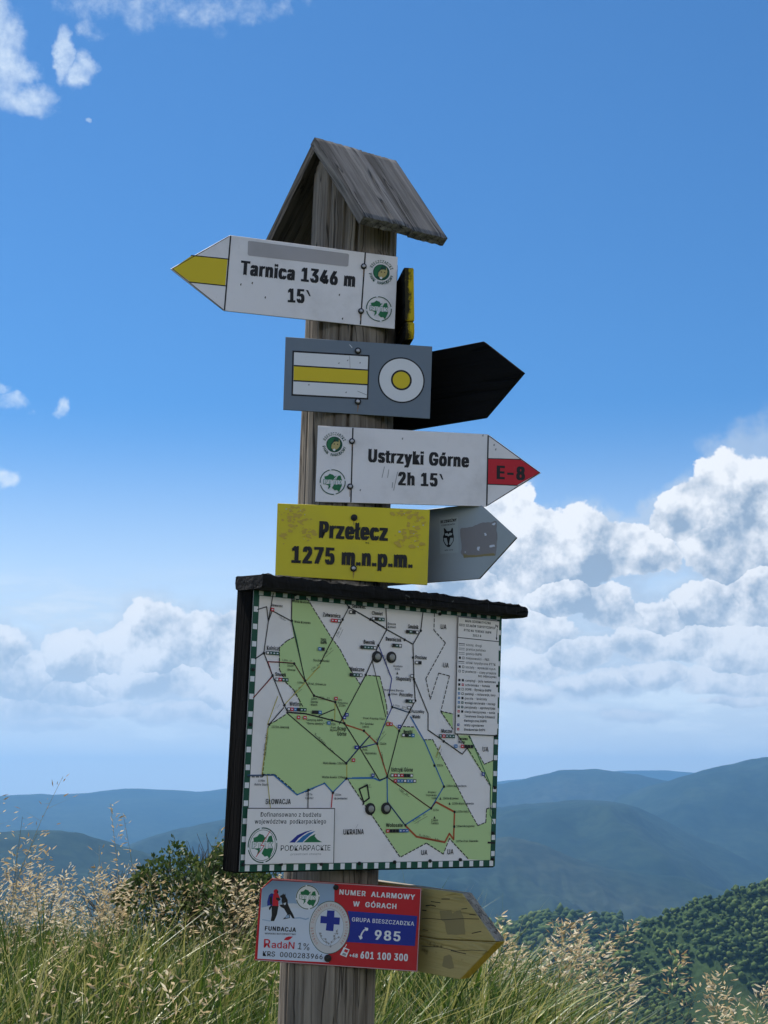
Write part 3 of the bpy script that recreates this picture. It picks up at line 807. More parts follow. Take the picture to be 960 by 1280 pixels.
s.poly('black', [K(165, 292), K(180, 298), K(200, 326), K(236, 322), K(252, 286), K(262, 300), K(264, 350), K(272, 382), K(268, 430), K(244, 470), K(226, 492), K(206, 492), K(182, 472), K(160, 430), K(158, 382), K(170, 350)])
s.poly('sticker', [K(178, 352), K(204, 344), K(214, 360), K(228, 342), K(254, 346), K(250, 366), K(226, 372), K(216, 380), K(204, 374), K(180, 370)])
s.poly('sticker', [K(166, 398), K(196, 396), K(204, 436), K(210, 462), K(198, 476), K(172, 436)])
s.poly('sticker', [K(264, 396), K(234, 394), K(226, 434), K(220, 462), K(234, 470), K(260, 432)])
s.poly('black', [K(206, 420), K(224, 418), K(222, 446), K(214, 454), K(206, 446)])
s.part = 'torn_sticker'
ragged(s, 'torn', [K(340, 300), K(440, 282), K(545, 245), K(716, 218), K(722, 500), K(704, 578), K(560, 588), K(372, 602), K(346, 552)], 0.7, 4.4, 6)
s.part = 'torn_edge'
ragged(s, 'glue', [K(365, 560), K(420, 578), K(520, 572), K(690, 552), K(704, 580), K(560, 590), K(372, 604)], 0.5, 7.7, 5)
for i, P in enumerate(([(585, 345), (606, 340), (610, 368), (590, 374)], [(520, 490), (545, 485), (540, 530), (515, 524)], [(640, 478), (690, 466), (696, 486), (650, 496)], [(668, 258), (704, 232), (700, 262)], [(376, 545), (398, 540), (396, 556)])):
    ragged(s, 'pale', [K(*q) for q in P], 0.6, i + 0.5, 3)
s.finish()

# ------------------------------------------------------------------ thick yellow wooden arrow
s = Sign('wooden_arrow', 'thick wooden arrow board with faded yellow paint and cracks, pointing right beside the red sign', 'trail sign', board_frame(-47.3, 0.2, -3.1, 0.0, -0.233, 0.0, True))
e = 0.209 + 0.054; hh = 0.078; TH = 0.026
M_OLDY = wood('old_yellow_paint_face', (0.22, 0.175, 0.07), (0.10, 0.075, 0.04), 'X', 0.55, paintc=(0.45, 0.36, 0.15), paint_amt=0.86)
M_YEDGE = wood('yellow_painted_edge', (0.20, 0.13, 0.04), (0.10, 0.06, 0.02), 'X', 0.6, paintc=(0.50, 0.33, 0.05), paint_amt=0.85)
M_GEDGE = wood('bare_grey_edge', (0.46, 0.42, 0.34), (0.16, 0.13, 0.10), 'X', 1.0, lich=0.5)
y0_, y1_ = s.q(525.8, 1170.2).y, s.q(619.4, 1177.4).y
L0 = e - 0.34; tipx = s.q(619.6, 1177.6).x; TRq, BRq = s.q(577.6, 1116.6), s.q(574.4, 1224.2)
up = [(L0, y0_ + 0.0007), (e - 0.06, y0_ + 0.0009), (tipx, y1_ + 0.0008), tuple(TRq), (e - 0.34, hh)]
lo = [(L0, -hh), tuple(BRq), (tipx + 0.0005, y1_ - 0.0006), (e - 0.06, y0_ - 0.0007), (L0, y0_ - 0.0008)]
s.solid('plank', up, TH, M_OLDY, 0.0012, edge=M_GEDGE, label='upper half with bare grey weathered edge')
s.solid('plank', lo, TH, M_OLDY, 0.0012, edge=M_YEDGE, label='lower half with yellow painted edge')
s.part = 'glue_patch'
K = lambda zx, zy: (520 + zx / 6.857, 1080 + zy / 6.857)
for i, P in enumerate(([(205, 400), (300, 398), (312, 425), (345, 402), (385, 396), (412, 470), (424, 608), (268, 602), (246, 500), (210, 470)], [(238, 792), (290, 772), (308, 800), (328, 896), (290, 900), (228, 876)])):
    ragged(s, 'glue', [K(*q) for q in P], 0.5, i + 2.2, 4)
s.part = 'crack'
s.line('black', [K(50, 470), K(120, 466), K(230, 478), K(400, 468), K(540, 472)], 0.7)
s.line('black', [K(50, 703), K(200, 712), K(345, 745), K(480, 738), K(610, 746)], 0.6)
s.line('black', [K(300, 742), K(430, 770)], 0.9)
s.line('black', [K(85, 358), K(130, 352), K(170, 362)], 1.3); s.line('black', [K(480, 595), K(560, 576)], 0.9); s.line('black', [K(130, 322), K(210, 332)], 1.0)
s.line('black', [K(220, 300), K(290, 300)], 1.0); s.line('black', [K(392, 386), K(440, 380)], 0.9); s.line('black', [K(56, 396), K(90, 400)], 1.2)
s.line('black', [K(460, 432), K(512, 436)], 0.8); s.line('black', [K(60, 562), K(104, 570)], 0.7)
s.finish()

# ------------------------------------------------------------------ red and blue mountain rescue sign
s = Sign('rescue_sign', 'red and blue rescue phone sign with a hiker and dog picture, lowest on the post', 'sign', board_frame(-0.1, -0.1, -3.7, 0.021, -0.226, 0.004))
Q = s.q
s.solid('sign_plate', [Q(340.0, 1097.9), Q(527, 1110), Q(522, 1215), Q(318, 1200.6), Q(325.4, 1112.0)], 0.0038, M_RED, 0.0006, edge=M_EDGE)
A = lambda zx, zy: (315 + zx / 8.348, 1095 + zy / 8.348)
B = lambda zx, zy: (410 + zx / 8.0, 1095 + zy / 8.0)
s.part = 'outline'
s.line('tape', [(341, 1099.0), (526.2, 1111.0), (521.2, 1214.0), (319.0, 1199.8)], 0.8)
s.part = 'picture'
s.poly('snow', [A(212, 46), A(860, 84), A(858, 300), A(795, 830), A(800, 902), A(56, 862), A(104, 132)])
s.poly('sky', [A(212, 46), A(860, 84), A(858, 262), A(800, 268), A(700, 310), A(560, 300), A(430, 285), A(300, 290), A(98, 330), A(104, 132)])
s.poly('pale', [A(98, 330), A(300, 290), A(430, 285), A(560, 300), A(640, 312), A(600, 345), A(420, 330), A(250, 345), A(97, 352)])
s.line('sky', [A(430, 440), A(500, 436), A(560, 452), A(590, 440)], 1.6); s.line('sky', [A(110, 455), A(190, 470)], 1.0)
s.part = 'hiker_print'
s.poly('blue', [A(176, 202), A(200, 180), A(236, 186), A(238, 300), A(205, 312), A(180, 304), A(160, 312), A(158, 270)])
s.poly('black', [A(182, 225), A(206, 205), A(214, 300), A(190, 296)])
s.poly('red', [A(225, 182), A(268, 176), A(284, 210), A(295, 236), A(276, 260), A(278, 320), A(214, 320), A(216, 240)])
s.poly('black', [A(204, 310), A(276, 314), A(262, 400), A(232, 470), A(194, 470), A(206, 410)])
s.poly('black', [A(176, 330), A(200, 305), A(206, 320), A(188, 356), A(178, 350)])
s.disc('red', *A(250, 162), 3.0); s.poly('black', [A(268, 150), A(276, 166), A(268, 186), A(258, 170)])
s.poly('black', [A(250, 225), A(282, 225), A(300, 245), A(280, 262), A(252, 245)])
s.part = 'dog_print'
s.poly('black', [A(292, 207), A(318, 194), A(326, 182), A(336, 196), A(348, 182), A(352, 214), A(372, 250), A(374, 290), A(402, 352), A(430, 402), A(446, 442), A(424, 442), A(392, 396), A(398, 438), A(358, 446), A(320, 452), A(350, 424), A(368, 398), A(334, 340), A(300, 322), A(284, 300), A(320, 296), A(308, 262), A(312, 232), A(296, 222)])
s.poly('pale', [A(328, 285), A(356, 275), A(352, 300), A(334, 302)]); s.poly('sky', [A(350, 420), A(380, 402), A(392, 432), A(350, 440)])
s.part = 'club_emblem'
c = s.q(384.7, 1121.6); k = s.scale_at(385, 1121)
s.disc_l('white', c, 15.4 * k, 32); ptt_emblem(s, c, 14.8 * k)
s.part = 'rescue_seal'
c = s.q(411.8, 1159.2); rx = 25.5 * k * 1.02; ry = 33 * k
s.disc_l('dgreen', c, ry * 1.0, 48, rx / ry); s.disc_l('seal', c, ry * 0.975, 48, rx / ry)
s.ring_l('grey', c, ry * 0.69, ry * 0.705, 40, rx / ry); s.disc_l('pale', c, ry * 0.69, 40, rx / ry)
txt = 'GÓRSKIE OCHOTNICZE POGOTOWIE RATUNKOWE '
for i, ch in enumerate(txt):
    if ch == ' ': continue
    a = rad(232) - (i + 0.5) / len(txt) * rad(285)
    p = Vector((c.x + math.cos(a) * rx * 0.80, c.y + math.sin(a) * ry * 0.80)); t = Vector((math.sin(a), -math.cos(a)))
    s.text_l('brown', ch, p - t * 0.85 * k, p + t * 0.85 * k, 3.0 * k, 0.0)
s.part = 'blue_cross'
s.poly('blue', [(409.0, 1138.0), (418.3, 1138.2), (417.8, 1146.5), (425.0, 1147.0), (424.3, 1156.0), (417.4, 1155.4), (416.6, 1164.0), (407.2, 1163.0), (408.2, 1154.3), (400.3, 1153.9), (401.0, 1144.7), (408.4, 1145.5)])
s.part = 'edelweiss'
for P in ([A(700, 590), A(720, 640), A(750, 680), A(800, 700)], [A(740, 655), A(765, 650), A(780, 690)], [A(895, 555), A(870, 610), A(850, 660), A(830, 690), A(815, 730)], [A(900, 640), A(870, 660), A(845, 690)], [A(855, 600), A(880, 596)], [A(848, 636), A(872, 640)], [A(790, 690), A(770, 720)]):
    s.line('dgreen' if P[0][0] < 400 else 'grey', P, 0.5)
for P in (A(715, 600), A(722, 625), A(768, 660), A(775, 690), A(885, 575), A(890, 600), A(858, 625), A(862, 655), A(820, 735), A(800, 705), A(905, 640), A(830, 690)):
    s.disc('grey', *P, 1.4, n=6)
s.part = 'lettering'
s.text('black', 'FUNDACJA', A(134, 566), A(458, 583), 5.4, 0.03)
s.text('black', 'WSPIERA RATOWNICTWO', A(133, 607), A(456, 616), 1.9, 0.02)
s.text('red', 'R', A(122, 745), A(190, 748), 10.6, 0.015); s.text('red', 'ada', A(204, 749), A(366, 756), 8.4, 0.015); s.text('red', 'N', A(378, 757), A(440, 762), 8.6, 0.01)
s.poly('red', [A(332, 668), A(352, 642), A(385, 630), A(426, 632), A(405, 655), A(375, 670)])
s.text('black', '1%', A(476, 762), A(596, 776), 8.2, 0.0)
s.text('black', 'KRS  0000283966', A(112, 833), A(736, 868), 6.2, 0.012)
s.part = 'blue_band'
s.poly('blue', [B(196, 349), B(893, 400), B(868, 700), B(186, 659), B(214, 580), B(222, 470)])
s.part = 'lettering'
s.text('white', 'NUMER  ALARMOWY', B(112, 183), B(868, 236), 6.3, 0.03)
s.text('white', 'W  GÓRACH', B(249, 301), B(683, 328), 6.2, 0.03)
s.text('white', 'GRUPA BIESZCZADZKA', B(238, 452), B(860, 497), 5.0, 0.014)
s.text('white', '985', B(464, 633), B(722, 651), 11.8, 0.03)
s.text('white', '+48', B(212, 806), B(296, 815), 4.6, 0.04)
s.text('white', '601 100 300', B(323, 822), B(797, 850), 8.7, 0.03)
s.part = 'phone_symbol'
s.line('white', [B(392, 528), B(362, 540), B(340, 570), B(326, 606)], 2.0)
s.poly('white', [B(366, 512), B(402, 520), B(400, 545), B(378, 550)]); s.poly('white', [B(304, 598), B(340, 600), B(346, 622), B(322, 636)])
s.poly('white', [B(158, 712), B(216, 735), B(184, 812), B(120, 786)]); s.poly('red', [B(170, 728), B(204, 742), B(192, 768), B(158, 754)])
s.line('white', [B(168, 716), B(186, 684)], 0.9); s.poly('grey', [B(152, 766), B(184, 778), B(176, 800), B(138, 786)])
s.finish()
s.bolt(420.0, 1109.2, 0.0042, M_STEELD); s.bolt(409.8, 1197.8, 0.0055, M_STEELD)

# ------------------------------------------------------------------ map board
s = Sign('map_board', 'large black framed trail map board with a green and white dashed border', 'map board', board_frame(36.9, 3.1, -0.5, -0.002, 0.131, 0.055))
MW, MH = 0.592, 0.500
M_FRAME = wood('black_tarred_wood', (0.010, 0.009, 0.009), (0.004, 0.004, 0.004), 'Y', 0.5, rough=0.9, lich=0.04)
M_FRAME.node_tree.nodes['Principled BSDF'].inputs['Specular IOR Level'].default_value = 0.05
M_TAR = wood('tar_felt', (0.014, 0.013, 0.013), (0.005, 0.005, 0.005), 'X', 0.5, rough=0.7, lich=0.22)
s.solid('frame_board', rot_rect(MW + 0.004, MH + 0.005), 0.052, M_FRAME, 0.002, front=-0.003)
s.solid('map_sheet', rot_rect(MW, MH), 0.0026, M_MAP, 0.0004, edge=M_EDGE)
hx, hy = MW / 2, MH / 2
s.part = 'park_area'
def cc(x0, y0, k): return lambda zx, zy: (x0 + zx / k, y0 + zy / k)
c4, c5, c6, c7 = cc(270, 700, 4.571), cc(450, 720, 4.364), cc(270, 890, 4.8), cc(440, 890, 4.364)
m5, m6, m7, m8 = cc(330, 800, 7.385), cc(440, 740, 7.385), cc(330, 735, 7.385), cc(400, 860, 7.385)
d3, d4 = cc(440, 860, 8.0), cc(520, 900, 6.737)
park = [(364.5, 750), (384, 748.5), (388, 755), (414, 797), (425, 812), m7(800, 760), (450, 855.5), (457, 843.6), (474.5, 845), d3(320, 60), d3(345, 180),
        (483, 899), (487, 902), (499, 914), (504, 908), (517.5, 909), (527.5, 924), (530, 924.5), (540, 924.5), (552.7, 947.5), (569, 978.7), (586.8, 1014), (597, 1032), (607.6, 1027.7), (607.6, 1011),
        (613, 1010), (617, 1022), (614, 1076), (584.6, 1074), d4(430, 1160), (563, 1049), d4(272, 1005), (554, 1067), (532.6, 1054), (500.7, 1071), d4(0, 1085)[0:1] + (1073,)]
park = park[:-1] + [c7(0, 405), (433.5, 972), (415.8, 991), (405.4, 978.5), (384.6, 989), (371, 993), (361.7, 983.7), (343, 968), (328, 968), (335.6, 906.7), (338, 904), (356.4, 893.4), (359, 891.2), (374.7, 893), (373.5, 874), (366.6, 862), (357, 852.8), (349, 836.6), (349, 809.5), (358.4, 801), (367, 796.6), (363.9, 774)]
s.poly('lime', park)
s.poly('lime', [(573, 919.5), (585, 919), (594, 935.6), (604.6, 955), (618.2, 949.5), (616.6, 1010), (612.5, 1004), (612.5, 982), (583.8, 937)])
s.poly('lime', [c5(438, 738), c5(505, 752), c5(505, 830)])
s.part = 'border_band'
g = 0.0125
for P in ([(-hx, -hy), (hx, -hy), (hx, -hy + g), (-hx, -hy + g)], [(-hx, hy - g), (hx, hy - g), (hx, hy), (-hx, hy)],
          [(-hx, -hy + g), (-hx + g, -hy + g), (-hx + g, hy - g), (-hx, hy - g)], [(hx - g, -hy + g), (hx, -hy + g), (hx, hy - g), (hx - g, hy - g)]):
    s.poly_l('dgreen', P)
s.part = 'border_dash'
n = 23
for i in range(n):
    x = -hx + MW * (i + 0.62) / n
    for y in (-hy + g * 0.50, hy - g * 0.50):
        s.poly_l('white', [(x - 0.0048, y - 0.0052), (x + 0.0048, y - 0.0052), (x + 0.0048, y + 0.0052), (x - 0.0048, y + 0.0052)])
n = 16
for i in range(n):
    y = -hy + MH * (i + 0.8) / n
    if abs(y) > hy - 0.016: continue
    for x in (-hx + g * 0.5, hx - g * 0.5):
        s.poly_l('white', [(x - 0.0045, y - 0.0048), (x + 0.0045, y - 0.0048), (x + 0.0045, y + 0.0048), (x - 0.0045, y + 0.0048)])

s.part = 'boundary_line'
D = (4.2, 2.2)
for P in ([(364.5, 750), m7(340, 108), (384, 748.5)], [(384, 748.5), (388, 755), (414, 797), (425, 812), m7(800, 760), (450, 855.5)],
          [m7(275, 455), (358.4, 801), (349, 809.5), (349, 836.6), (357, 852.8), (366.6, 862), (373.5, 874), (378, 883)], [m5(195, 690), m5(110, 745), m5(45, 780)],
          [m6(150, 770), m6(255, 778), m6(300, 960)], [(335, 908), (328, 968)], [d3(320, 60), d3(345, 180), d3(355, 300)],
          [d3(510, 385), d3(620, 390)], [d3(720, 518), d3(805, 516), d3(900, 700), (569, 978.7), (586.8, 1014), (597, 1032), (607, 1028), (608, 1011), (613, 1009.5), (617, 1017)],
          [(433.5, 972), c7(0, 405), c7(260, 790)], [(584.6, 1073), c7(530, 690), c7(497, 775), c7(405, 715), c7(262, 792)],
          [(328, 968), (343, 968), (361.7, 983.7), (371, 993), (384.6, 989), (405.4, 978.5), (415.8, 991), (433.5, 972)],
          [c5(405, 205), c5(402, 295), c5(465, 365), c5(358, 560), c5(382, 672), c5(428, 530), c5(487, 545), c5(440, 738), c5(505, 752)], [c5(440, 740), c5(505, 835)],
          [c7(635, 130), c7(720, 285), c7(775, 262)], [c7(570, 120), c7(640, 215), c7(755, 405)], [(309, 971), (328, 971)]):
    s.line('black', P, 1.25, D)

s.part = 'trail'
for colr, P, w in (('red', [m5(35, 200), m5(140, 205), m5(275, 215)], 1.3), ('brown', [m5(275, 215), m5(380, 385), m5(460, 515), m5(655, 575)], 1.3),
                   ('brown', [m5(655, 575), m5(740, 770)], 1.2), ('red', [m5(35, 205), m5(70, 310)], 1.3), ('red', [c4(318, 668), c4(212, 788)], 1.3),
                   ('brown', [m5(745, 780), m5(920, 838), m8(525, 515), m8(620, 815)], 1.5), ('brown', [c7(190, 355), c7(428, 525)], 1.3),
                   ('brown', [c7(290, 620), c7(350, 680), c7(505, 710), c7(530, 663), c7(553, 695), c7(558, 545), c7(455, 490), c7(430, 525)], 2.1),
                   ('lblue', [c6(190, 380), c6(345, 378), c6(485, 497), c6(550, 468), c6(650, 428), c6(700, 482), c6(783, 398), c6(960, 398)], 1.4),
                   ('lblue', [c7(0, 360), c7(110, 358), c7(150, 375), c7(190, 355), c7(192, 490), c7(290, 620)], 1.6),
                   ('lblue', [c7(318, 25), c7(395, 160), c7(500, 405), c7(430, 525), c7(290, 615)], 1.5),
                   ('blue', [m6(250, 510), m6(365, 800), m6(340, 950), d3(400, 190), d3(345, 310), d3(245, 555), d3(70, 600)], 1.1),
                   ('lblue', [m8(460, 440), m8(362, 548), m8(240, 695)], 1.4), ('ochre', [m7(0, 1005), m7(0, 1005)], 1), ('ochre', [m7(725, 290), m7(515, 700)], 1.2),
                   ('ochre', [m7(515, 715), m7(385, 860)], 1.0), ('ochre', [m5(380, 390), m5(185, 600)], 0.9), ('ochre', [m5(125, 520), m5(30, 780)], 0.9),
                   ('ochre', [m8(245, 700), m8(245, 830)], 1.1), ('ochre', [m5(655, 575), m5(650, 740)], 1.0), ('ochre', [c6(305, 380), c6(325, 575)], 0.9),
                   ('ochre', [(334.5, 910), (327, 968)], 1.0), ('ochre', [d3(375, 340), d3(470, 425)], 1.0), ('ochre', [d4(205, 215), d4(165, 310)], 1.0),
                   ('lblue', [d3(400, 190), d3(570, 245)], 1.2), ('red', [c6(698, 490), c6(690, 572)], 1.2), ('green', [m7(255, 300), m7(300, 480), m7(375, 860)], 1.0),
                   ('green', [c7(640, 130), c7(755, 400), c7(752, 560), c7(772, 610)], 1.0), ('green', [d3(270, 0), d3(335, 290)], 0.9)):
    if P[0] == P[-1]: continue
    s.line(colr, P, w * 1.2)
s.part = 'road'
for P, w in (([c4(326, 190), c4(298, 350), c4(272, 530), c4(322, 660), c4(390, 830), c4(408, 870)], 1.2), ([c4(236, 283), c4(288, 267), c4(298, 350), c4(320, 290), c4(432, 350)], 1.2),
             ([c4(432, 200), c4(430, 348), c4(508, 690), c4(558, 775), c4(680, 812), c4(718, 900)], 1.3), ([c4(222, 565), c4(270, 532)], 1.4),
             ([c4(298, 580), c4(445, 592), c4(508, 690)], 1.0), ([c4(735, 240), c4(758, 270), c4(960, 385)], 1.4), ([c4(758, 270), c4(722, 340), c4(592, 595)], 1.2),
             ([c5(0, 205), c5(145, 292), c5(288, 372), c5(330, 298), c5(342, 196)], 1.4), ([c5(140, 175), c5(145, 292), c5(98, 380), c5(68, 455), c5(30, 540), (424, 905)], 1.3),
             ([c5(288, 372), c5(293, 562), c5(300, 680), c5(268, 742), c5(212, 845), c7(190, 355)], 1.4), ([c5(293, 562), c5(370, 750), c5(370, 840), c5(455, 900), c7(600, 230), c7(632, 190)], 1.3),
             ([c4(322, 660), c4(212, 790)], 1.0), ([c4(408, 870), m5(380, 680), m5(505, 710), m5(740, 770)], 1.7), ([m5(205, 670), m5(545, 960), m8(240, 695), m8(460, 440)], 1.3),
             ([m5(180, 625), m5(45, 780)], 1.3), ([m5(505, 700), m5(645, 640)], 1.3), ([m5(740, 770), m5(860, 960), m8(545, 850), m8(618, 825)], 1.4),
             ([m6(185, 640), m6(265, 960), d3(335, 290)], 1.0), ([d3(400, 190), d3(570, 245)], 0.8), ([c7(190, 355), c7(428, 525), c7(455, 490)], 1.0), ([c7(192, 490), c7(290, 620)], 1.0),
             ([c6(552, 470), c6(550, 575)], 1.2), ([c7(38, 420), c7(82, 398), c7(92, 470), c7(62, 492), c7(38, 420)], 2.0), ([c7(62, 492), c7(58, 506)], 1.6), ([c7(740, 712), c7(776, 714)], 2.2),
             ([c7(500, 160), c7(600, 230)], 1.2), ([c6(190, 380), c6(345, 378)], 0.8)):
    s.line('black', P, w * 1.08)
s.part = 'place_dot'
for P in (c4(432, 348), c4(272, 532), c4(322, 660), c4(390, 830), c4(445, 592), c4(558, 775), c4(680, 812), c4(758, 270), c4(722, 340), c4(880, 340), c5(98, 380), c5(242, 348), c5(330, 298), c5(288, 445), c5(293, 562), c5(300, 680),
          c5(268, 742), c5(30, 540), c5(212, 845), c5(455, 902), m5(45, 780), m5(740, 770), m5(920, 838), m5(625, 740), m8(525, 515), m8(362, 548), m8(240, 695), m8(240, 835), m8(618, 815),
          c7(290, 618), c7(448, 292), c7(500, 407), c7(430, 525), c7(558, 545), c7(556, 625), c7(632, 190), c6(280, 378), c6(552, 468), c6(700, 485), d3(400, 190), c5(157, 648), c4(508, 690)):
    s.disc('black', *P, 1.9, n=10)
for P in (c7(480, 472), c7(530, 500), c7(448, 575), c5(202, 530), m5(488, 665), m5(450, 665), m6(415, 750)):
    k = s.scale_at(*P); c = s.q(*P); s.poly_l('black', [(c.x - 1.6 * k, c.y - 1.5 * k), (c.x + 1.6 * k, c.y - 1.5 * k), (c.x, c.y + 2 * k)])

s.part = 'place_name'
def T(st, p, w, h=3.4, colr='black', dy=None, b=0.01):
    sl = 0.10 - 0.13 * (p[1] - 735) / 350.0      # baseline direction follows the board's perspective
    s.text(colr, st, p, (p[0] + w, p[1] + w * sl), h, b)
for st, p, w, h in (('SŁOWACJA', c6(295, 552), 31.5, 6.4), ('UKRAINA', c6(762, 735), 25.5, 6.6), ('UA', c5(438, 288), 7.2, 5.8), ('UA', c5(450, 498), 7.2, 5.8), ('UA', c7(710, 215), 7.4, 6.0),
                    ('UA', c7(376, 780), 7.6, 6.4), ('UA', c7(518, 776), 7.6, 6.4), ('Ustrzyki Górne', c7(212, 324), 27, 4.6), ('Wołosate', c7(183, 627), 21, 4.2), ('Brzegi', m5(675, 835), 10.5, 4.6), ('Górne', m5(672, 882), 11.5, 4.6),
                    ('Zatwarnica', c4(608, 322), 22, 4.4), ('Sękowiec', c4(775, 272), 17, 4.0), ('Chmiel', c4(888, 312), 13.5, 4.0), ('Smolnik', c5(260, 285), 13, 4.4), ('Dwernik', c4(842, 478), 14, 4.4),
                    ('Dwerniczek', c5(138, 352), 19.5, 4.2), ('Procisne', c5(300, 452), 14, 4.2), ('Stuposiany', c5(195, 568), 19, 4.2), ('Pszczeliny', c5(213, 655), 16.5, 4.0), ('Kalnica', c4(288, 512), 14.5, 4.6),
                    ('Smerek', c4(336, 662), 13.5, 4.2), ('Wetlina', c4(417, 832), 14, 4.6), ('Nasiczne', c4(765, 632), 17.5, 4.4), ('Jaworzec', c4(315, 264), 14, 2.8), ('Wola Kulowa', c4(432, 240), 23, 2.4),
                    ('Wola Krysowa', c4(445, 358), 20, 2.6), ('Suche Rzeki', c4(553, 578), 20, 2.6), ('TOOS', c4(595, 462), 7, 3.0), ('BdPN', c4(595, 478), 7.5, 3.0), ('1123m', c4(405, 608), 7.5, 2.4), ('Smerek', c4(405, 632), 10, 2.4),
                    ('Przeł. Orłowicza', c4(525, 712), 22, 2.4), ('1199m', c4(462, 705), 8, 2.2), ('Muczne', c7(485, 112), 13.5, 4.2), ('Tarnawa', c7(575, 152), 12, 3.4), ('Niżna', c7(578, 170), 8, 3.2), ('Bereżki', c5(235, 858), 11, 4.0),
                    ('Pszczeliny', c5(278, 745), 16, 3.4), ('Widełki', c5(282, 775), 10, 3.6), ('Przeł. Przysłup 954m', c5(15, 780), 27, 2.2), ('Hnatowe Berdo', c5(122, 625), 26, 2.2), ('1184m', c5(165, 648), 8, 2.2),
                    ('Poł. Caryńska', c5(0, 810), 16, 2.4), ('1297m', c5(10, 828), 8, 2.4), ('Kosmata', c5(180, 495), 11, 2.2), ('829m', c5(188, 512), 6, 2.2), ('1221m Jawornik', c6(330, 95), 22, 2.6), ('Camping BdPN', c6(540, 52), 20, 2.4),
                    ('"Górna Wetlina"', c6(540, 74), 22, 2.4), ('Mała Rawka 1267m', c6(640, 312), 27, 2.4), ('Wielka Rawka 1304m', c6(632, 396), 29, 2.4), ('1198m', c6(250, 418), 8, 2.4), ('Rabia Skała', c6(228, 440), 17, 2.4),
                    ('1177m', c6(535, 500), 8, 2.4), ('Czerteż', c6(532, 522), 10, 2.4), ('1210m', c6(708, 502), 8, 2.4), ('Krzemieniec', c6(708, 524), 16, 2.4), ('1307m', c7(460, 296), 7.5, 2.4), ('1286m Bukowe Berdo', c7(512, 408), 25, 2.4),
                    ('1245m Krzemień', c7(492, 476), 19.5, 2.4), ('1238m Kopa Bukowska', c7(542, 504), 27, 2.4), ('1315m Halicz', c7(566, 548), 15.5, 2.4), ('1304m Rozsypaniec', c7(566, 628), 23, 2.4), ('1075m Przeł. Bukowska', c7(566, 710), 27, 2.4),
                    ('Przełęcz', c7(412, 442), 10, 2.2), ('Goprowska', c7(400, 458), 13, 2.2), ('1160m', c7(430, 474), 7, 2.2), ('1275m', c7(438, 540), 7, 2.4), ('1346m', c7(428, 596), 8.5, 2.6), ('Tarnica', c7(428, 612), 9, 2.6),
                    ('872m', m5(610, 785), 6, 2.4), ('Przeł.', m5(610, 815), 7, 2.4), ('Wyżna', m5(605, 840), 8, 2.4), ('Przeł.', m8(388, 578), 6, 2.4), ('Wyżniańska', m8(410, 610), 14, 2.4), ('855m', m8(385, 552), 6, 2.4), ('1253m', m5(430, 550), 7, 2.4), ('Osadzki', m5(425, 578), 9, 2.4), ('Wierch', m5(425, 606), 8, 2.4),
                    ('Schr.', m5(680, 560), 5, 2.2), ('Połonina', m5(675, 588), 12, 2.2), ('1228m', m5(685, 612), 8, 2.2), ('1245m', m8(545, 522), 8, 2.4), ('Dwernik', c5(148, 265), 10, 2.4), ('Kamień', c5(148, 282), 10, 2.4)):
    h = h * (1.12 if h < 5 else 1.0)
    T(st, p, w, h, b=0.014 if h > 5 else (0.022 if h > 3 else 0.012))
for p, q_ in ((c6(585, 130), c6(700, 245)), (c7(250, 420), c7(300, 455)), (c7(60, 400), c7(95, 402)), (m7(130, 260), m7(180, 290)), (m5(160, 190), m5(250, 200)), (m5(600, 470), m5(600, 470)), (m6(280, 580), m6(330, 760)), (d3(400, 175), d3(520, 200)), (d3(280, 640), d3(300, 770)),
                (m5(480, 530), m5(600, 545)), (m7(540, 630), m7(620, 560)), (m7(670, 450), m7(710, 370)), (m7(430, 760), m7(500, 715)), (m5(260, 500), m5(330, 440)), (c7(360, 672), c7(470, 700)), (c7(330, 600), c7(400, 560)), (c6(285, 260), c6(300, 130)), (d4(170, 320), d4(200, 230)), (c7(120, 170), c7(175, 110))):
    if p == q_: continue
    L = math.hypot(p[0] - q_[0], p[1] - q_[1])
    s.text('black', '1,30h   1h', p, q_, 2.0, 0.0)
    s.line('black', [(p[0] + 1.6, p[1] + 1.8), (q_[0] + 1.6, q_[1] + 1.8)], 0.35)

